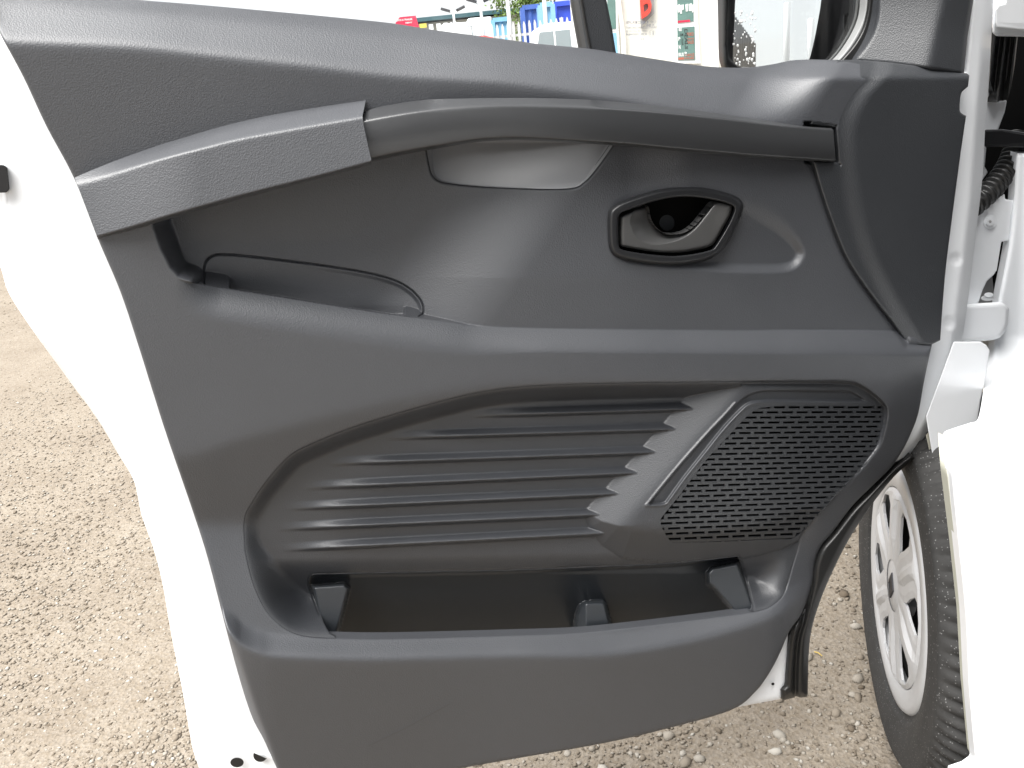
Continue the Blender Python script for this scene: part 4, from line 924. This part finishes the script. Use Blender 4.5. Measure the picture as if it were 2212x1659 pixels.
# lamp posts
LL = ['lamp post with two lamp heads above the olive warehouse, the shorter one', 'tall lamp post with two lamp heads left of the blue containers', 'slim pole rising in front of the pale blue container', 'pole standing against the large blue container']
for i, (px, py, Y, heads, pb) in enumerate(((979, 25, 44, 2, 60), (1037, 5, 40, 2, 60), (1098, -60, 30, 0, 60), (1177, -60, 29, 0, 60))):
    xx = wx(px, Y, py if py > 0 else 20); zz = wz(px, py, Y)
    lp = empty('lamp_post', (xx, Y, 0), LL[i], 'lamp post', 'lamp posts and poles in the yard')
    MB().tube([(xx, Y, 0), (xx, Y, zz)], [.09, .055], 10).build('pole', m_galv, lp, smooth=True)
    for s in (-1, 1)[:heads]:
        MB().box((xx + s * .35, Y, zz + .1), (.22, .12, .06), np.array([[cos(.35 * s), 0, sin(.35 * s)], [0, 1, 0], [-sin(.35 * s), 0, cos(.35 * s)]])).build('lamp_head', m_steel, lp, bevel=.02)
        MB().tube([(xx, Y, zz - .1), (xx + s * .3, Y, zz + .05)], .025, 6).build('arm', m_galv, lp)
# containers (corrugated)
def container(px0, px1, pyt, Y, mat, label, hgt=None):
    x0, x1 = wx(px0, Y, pyt), wx(px1, Y, pyt); zt2 = wz((px0 + px1) / 2, pyt, Y); zb2 = 0
    c = empty('shipping_container', ((x0 + x1) / 2, Y, 0), label, 'container', 'containers stacked behind the fence')
    nn = max(8, int((x1 - x0) / .28)); v = []; pr = []
    for k in range(nn + 1):
        xx = x0 + (x1 - x0) * k / nn; pr.append((xx, Y + (.05 if k % 4 in (1, 2) else 0)))
    MB().prism([(x, y, zb2 + .1) for x, y in pr] + [(x1, Y + 2.4, zb2 + .1), (x0, Y + 2.4, zb2 + .1)], [(x, y, zt2) for x, y in pr] + [(x1, Y + 2.4, zt2), (x0, Y + 2.4, zt2)]).build('corrugated_wall', mat, c)
    MB().box(((x0 + x1) / 2, Y - .02, zt2), ((x1 - x0) / 2, .05, .08)).build('top_rail', mat, c)
    for xx in (x0, x1): MB().box((xx, Y - .02, zt2 / 2), (.08, .06, zt2 / 2)).build('corner_post', mat, c)
container(1196, 1340, 2, 34, m_blue, 'large royal blue container right behind the white saloon car')
container(1166, 1193, 10, 33, m_lblue, 'pale blue container left of the large royal blue one')
container(1128, 1164, 15, 35, simple('navy_container', (.07, .13, .40), .5, .4, var=.3, vscale=3), 'navy container between the pole and the pale blue container')
container(1064, 1100, 42, 37, simple('sky_blue_container', (.22, .46, .62), .5, .4, var=.3, vscale=2), 'low sky blue container left of the navy one')
# palisade fence
YF = 27
xf0, xf1 = wx(1015, YF, 60), wx(1345, YF, 25); ztf = wz(1130, 46, YF)
fe = empty('palisade_fence', ((xf0 + xf1) / 2, YF, 0), 'galvanised palisade fence with pointed pales across the yard', 'fence')
npal = int((xf1 - xf0) / .155)
for k in range(npal):
    xx = xf0 + .155 * k; h = ztf + random.uniform(-.02, .02)
    pp = [(xx - .036, 0.1), (xx + .036, 0.1), (xx + .036, h - .10), (xx + .012, h), (xx - .012, h), (xx - .036, h - .10)]
    MB().prism([(x, YF + (.012 if j in (0, 5, 3, 4) else 0), z) for j, (x, z) in enumerate(pp)], [(x, YF + .03, z) for x, z in pp]).build('pale', m_galv, fe)
for z in (.5, ztf - .35): MB().box(((xf0 + xf1) / 2, YF + .055, z), ((xf1 - xf0) / 2, .02, .035)).build('rail', m_galv, fe)
for k in range(0, npal, 17): MB().box((xf0 + .155 * k, YF + .11, ztf / 2), (.05, .05, ztf / 2)).build('fence_post', m_galv, fe)
# white vans parked in front of the warehouse
def parked_van(px0, px1, pyt, Y, label, nose):
    x0, x1 = wx(px0, Y, pyt), wx(px1, Y, pyt); zt3 = wz((px0 + px1) / 2, pyt, Y); L = x1 - x0
    v = empty('parked_van', ((x0 + x1) / 2, Y, 0), label, 'van', 'white vans parked in the yard')
    s = [(x0, .35), (x0, .95), (x0 + L * .12, 1.1), (x0 + L * .24, zt3 * .92), (x0 + L * .34, zt3), (x1, zt3 - .02), (x1, .35)]
    MB().prism([(x, Y, z) for x, z in s], [(x, Y + 1.9, z) for x, z in s]).build('body', m_white, v, bevel=.08, seg=3)
    wq = [(x0 + L * .17, 1.15), (x0 + L * .25, zt3 * .88), (x0 + L * .42, zt3 * .9), (x0 + L * .42, 1.15)]
    MB().prism([(x, Y - .01, z) for x, z in wq], [(x, Y + .02, z) for x, z in wq]).build('side_window', m_dkglass, v)
    for q in (.16, .8):
        c = np.array([x0 + L * q, Y - .02, .33]); MB().tube([c, c + np.array([0, .22, 0])], .33, 20).build('wheel', m_tyre, v)
parked_van(985, 1062, 38, 40, 'white van parked before the warehouse, nearest the containers', -1)
parked_van(925, 1012, 50, 33, 'low white van parked furthest towards the red sign', -1)
# parked cars beyond the window
def car(px0, px1, pyt, Y, mat, roofmat, label, flip):
    x0, x1 = wx(px0, Y, pyt), wx(px1, Y, pyt); zt3 = wz((px0 + px1) / 2 + (30 if not flip else 60), pyt, Y); L = x1 - x0; bz = zt3 * .62
    if flip: x0, x1, L = x1, x0, -L
    c = empty('parked_car', ((x0 + x1) / 2, Y, 0), label, 'car', 'cars parked beyond the door')
    s = [(x0, .25), (x0, bz * .78), (x0 + .06 * L, bz * .92), (x0 + .24 * L, bz), (x1 - .04 * L, bz), (x1, bz * .9), (x1, .25)]
    MB().prism([(x, Y, z) for x, z in s], [(x, Y + 1.75, z) for x, z in s]).build('body', mat, c, bevel=.06, seg=3)
    g = [(x0 + .20 * L, bz - .02), (x0 + .36 * L, zt3 - .04), (x0 + .46 * L, zt3), (x1 - .14 * L, zt3 - .01), (x1 - .03 * L, bz - .02)]
    MB().prism([(x, Y + .14 * (z > bz) + .04, z) for x, z in g], [(x, Y + 1.71 - .14 * (z > bz), z) for x, z in g]).build('roof', roofmat, c, bevel=.04, seg=3)
    for q0, q1, q2, q3 in ((.255, .375, .54, .54), (.56, .56, .74, .74), (.76, .76, .84, .90)):
        wq = [(x0 + q0 * L, bz + .03), (x0 + q1 * L, zt3 - .1), (x0 + q2 * L, zt3 - .1), (x0 + q3 * L, bz + .03)]
        MB().prism([(x, Y + .03 + .13 * (z > bz + .1), z) for x, z in wq], [(x, Y + .08 + .13 * (z > bz + .1), z) for x, z in wq]).build('side_window', m_dkglass, c)
    for q in (.18, .8):
        cc = np.array([x0 + L * q, Y - .02, .32]); MB().tube([cc, cc + np.array([0, .22, 0])], .32, 20).build('wheel', m_tyre, c)
    MB().box((x0 + .31 * L, Y - .08, bz + .02), (.1, .07, .06)).build('door_mirror', mat, c, bevel=.02)
    for o in c.children: rfaces(o.data)
car(1095, 1281, 45.5, 12, m_white, m_white, 'white car with pale roof parked nearest the cream cabin', 0)
car(905, 1164, 70, 10, m_red, m_red, 'red car parked in front of the white car, mostly below the sill', 1)
# tree behind the containers
YT = 46
tr = empty('tree', (wx(1150, YT), YT, 0), 'green leafy tree showing above the containers', 'tree')
tx = wx(1150, YT, 8); tz = wz(1150, 2, YT)
MB().tube([(tx, YT, 0), (tx + .05, YT, tz * .5), (tx, YT, tz * .9)], [.22, .16, .06], 8).build('trunk', m_bark, tr)
nl = 2600; th_ = RNG.uniform(0, 2 * pi, nl); rr_ = RNG.random(nl) ** .5; cl = RNG.normal(0, 1, (40, 3)) * np.array([.75, .7, .6]); ci = RNG.integers(0, 40, nl)
pc = cl[ci] + RNG.normal(0, .22, (nl, 3)) + np.array([tx, YT, tz - .35]); e1_ = RNG.normal(0, 1, (nl, 3)); e1_ /= np.linalg.norm(e1_, axis=1)[:, None]; e2_ = np.cross(e1_, RNG.normal(0, 1, (nl, 3))); e2_ /= np.linalg.norm(e2_, axis=1)[:, None]
lv = np.stack([pc - e1_ * .09, pc + e2_ * .05, pc + e1_ * .09, pc - e2_ * .05], 1).reshape(-1, 3)
raw_obj('crown', mesh_np('crown', lv, np.arange(nl * 4).reshape(-1, 4)), m_leaf, tr, False)

# cream cabin with sign and windows
YC = 6.0
cb = empty('cabin', (wx(1400, YC), YC, 0), 'cream portable cabin with a red B sign and narrow windows', 'cabin')
xl_, xr__ = wx(1241, YC, 60), wx(1556, YC, 60); CT = 2.75
cq = [(xl_, YC, .1), (xr__, YC, .1), (xr__, YC, CT), (xl_, YC, CT)]
MB().prism(cq, [tuple(np.array(q) + VA * 3.2) for q in cq]).build('wall', m_cream, cb)
for px in (1541, 1547): MB().box((wx(px, YC, 70), YC - .012, CT / 2 + .1), (.008, .01, CT / 2)).build('corner_trim', m_frame, cb)
xg = wx(1240, YC, 60); MB().box((xg + .03, YC - .012, CT / 2 + .1), (.045, .01, CT / 2)).build('corner_trim', m_frame, cb)
py_ = lambda off: (lambda x, y: at_y(x, y, YC - off))
def cpr(pts, o1, o2, name, mat, bevel=0, parent=None):
    p = np.array(pts, float); return MB().prism(at_y(p[:, 0], p[:, 1], YC - o1), at_y(p[:, 0], p[:, 1], YC + o2)).build(name, mat, parent or cb, bevel=bevel)
# window frames and panes
f1 = cpr([(1455, -30), (1506, -30), (1508, 52), (1457, 56)], .02, .01, 'window_frame', m_frame)
cpr([(1462, -30), (1497, -30), (1498.5, 46), (1463.5, 50)], .024, -.019, 'pane', m_teal, 0, f1)
cpr([(1464, 45), (1490, 42.5), (1491, 47), (1464, 49.5)], .026, -.023, 'red_poster', m_signred, 0, f1)
for px, w_, h0, h1 in ((1466, 2.5, 9, 26), (1471, 2, 10, 29), (1475, 1.6, 9, 21), (1483.5, 3, 8, 24), (1491, 3, 7, 23), (1496, 1.5, 9, 26)):
    cpr([(px - w_, h0 + 2), (px + w_, h0), (px + w_, h1), (px - w_ * .6, h1 + 1)], .0265, -.024, 'hanging_paper', m_white_print, 0, f1)
f2 = cpr([(1457, 56.5), (1508.5, 52.5), (1513, 137), (1459, 137)], .021, .01, 'window_frame', m_frame)
cpr([(1463, 60), (1500.5, 57), (1502, 129.5), (1464.5, 130.5)], .025, -.02, 'pane', m_teal, 0, f2)
m_dkprint = simple('dark_print', (.05, .06, .06), .7, .2); m_rdprint = simple('rust_red_print', (.42, .13, .09), .7, .2)
pp2 = py_(.026)
lettering('DEALS', (1478, 63), (1479.5, 106), 7, pp2, 'window_lettering', m_dkprint, f2, True, np.array([1, 0.0]))
for s, a, b, h, mt in (('FORD', (1484.5, 78), (1498.5, 77), 7.5, m_rdprint), ('VANS', (1485, 86), (1499, 85), 4, m_rdprint), ('SALES', (1485, 95), (1499, 94), 7, m_rdprint), ('FINANCE', (1479, 122), (1500, 121), 6, m_rdprint), ('AVAILABLE', (1479, 128.5), (1500, 127.5), 5.5, m_rdprint), ('AM', (1469, 78), (1476, 77.6), 6, m_dkprint), ('ALL', (1472, 97), (1476.5, 97), 14, m_dkprint), ('BUS', (1466, 122), (1477, 121.6), 8, m_white_print), ('B', (1479, 120), (1484, 120), 8, m_white_print), ('E', (1466.5, 67), (1473, 66.7), 6, m_white_print), ('N', (1466, 106), (1470, 106), 9, m_white_print), ('P', (1465.5, 88), (1469.5, 88), 8, m_white_print)):
    lettering(s, a, b, h, pp2, 'window_lettering', mt, f2, True)
cpr([(1465, 124.5), (1478, 123.5), (1478, 128.5), (1465, 129.2)], .0255, -.0235, 'red_poster', m_rdprint, 0, f2)
f3 = cpr([(1306, -30), (1333, -30), (1336, 66), (1308, 70)], .02, .01, 'window_frame', m_frame)
cpr([(1311, -30), (1328.5, -30), (1331, 62), (1313, 64)], .024, -.019, 'pane', m_teal, 0, f3)
f4 = cpr([(1309, 71), (1336, 67), (1340, 130), (1312, 130)], .021, .01, 'window_frame', m_frame)
cpr([(1314, 73), (1331.5, 70), (1335, 122), (1316, 124)], .025, -.02, 'pane', m_lblue, 0, f4)
for a, b, c in ((1334, 1342, 1346), (1337, 1346, 1351)):
    tp = crom([(a, -30), (a + 3, 10), (b, 55), (c - 1, 90), (c, 140)], 6); MB().tube(at_y(tp[:, 0], tp[:, 1], YC - .03), .009, 8).build('cable', m_cream, cb, smooth=True)
sb = cpr([(1380.5, -40), (1412, -40), (1413, 29), (1384, 59)], .03, -.002, 'sign_plate', m_greysign)
v_, f_ = text_mesh('B', True); lo_ = v_.min(0); hi_ = v_.max(0); u_ = (v_ - lo_) / (hi_ - lo_)
pB0 = np.array([1386., 41.]); pB1 = np.array([1409., 27.]); upB = np.array([-.10, -1.0]) * 62
pxB = pB0 + u_[:, :1] * (pB1 - pB0) + u_[:, 1:] * upB
ft = at_y(pxB[:, 0], pxB[:, 1], YC - .055); bt = at_y(pxB[:, 0], pxB[:, 1], YC - .031)
nB = len(ft); bnd = {}
for g in f_:
    for k in range(len(g)):
        e_ = (g[k], g[(k + 1) % len(g)]); kk = tuple(sorted(e_)); bnd[kk] = None if kk in bnd else e_
mbB = MB(); mbB.add(list(ft) + list(bt), [tuple(g) for g in f_] + [(e_[0], e_[1], e_[1] + nB, e_[0] + nB) for e_ in bnd.values() if e_])
mbB.build('letter_b', simple('coral_red', (.80, .07, .05), .5, .4), sb)

# what the wing mirror shows: a dark slatted gate and a pole standing behind the camera
def refl(px, py, dist):
    p = plane_pt(np.array([float(px)]), np.array([float(py)]), dmid, mn)[0]; d = (p - CC) / np.linalg.norm(p - CC); r = d - 2 * (d @ mn) * mn
    return p + r * dist
ga, gb = refl(1577, 60, 6.0), refl(1630, 100, 6.6)
gt = empty('yard_gate', (ga + gb) / 2 * np.array([1, 1, 0]), 'dark slatted yard gate seen only in the wing mirror', 'gate')
hz = lambda u: refl(1577, 24, 6.0)[2] * (1 - u) + refl(1630, 96, 6.6)[2] * u
for k in range(14):
    u = (k + .5) / 14; c = ga * (1 - u) + gb * u; h = max(hz(u), .4); ex = (gb - ga) * np.array([1, 1, 0]); ln = np.linalg.norm(ex); ex /= ln; ey = np.array([-ex[1], ex[0], 0])
    MB().box((c[0], c[1], h / 2), (ln / 14 * .42, .012, h / 2), np.array([ex, ey, [0, 0, 1.0]])).build('slat', m_steel, gt)
for px, py in ((1700, 5), (1752, 40)):
    q = refl(px, 60, 14.0); MB().tube([(q[0], q[1], 0), (q[0], q[1], refl(px, py, 14)[2])], .05, 8).build('lamp_post', m_galv, None, True)
LM = [o for o in COL.objects if o.name.startswith('lamp_post') and o.type == 'MESH']
for o, l in zip(LM, ('taller slim pole reflected in the wing mirror', 'shorter pole reflected at the right of the wing mirror')): tag(o, l, 'lamp post', 'lamp posts and poles in the yard')

a_, b_ = at_z(np.array([1759., 1776.]), np.array([1408., 1417.]), .004)
tag(MB().tube([a_, (a_ + b_) / 2 + np.array([0, 0, .003]), b_], [.0011, .0013, .0009], 6).build('straw_stalk', simple('yellow_straw', (.50, .36, .10), .7, .2), None), 'thin yellow stalk of straw lying on the gravel below the door', 'straw')
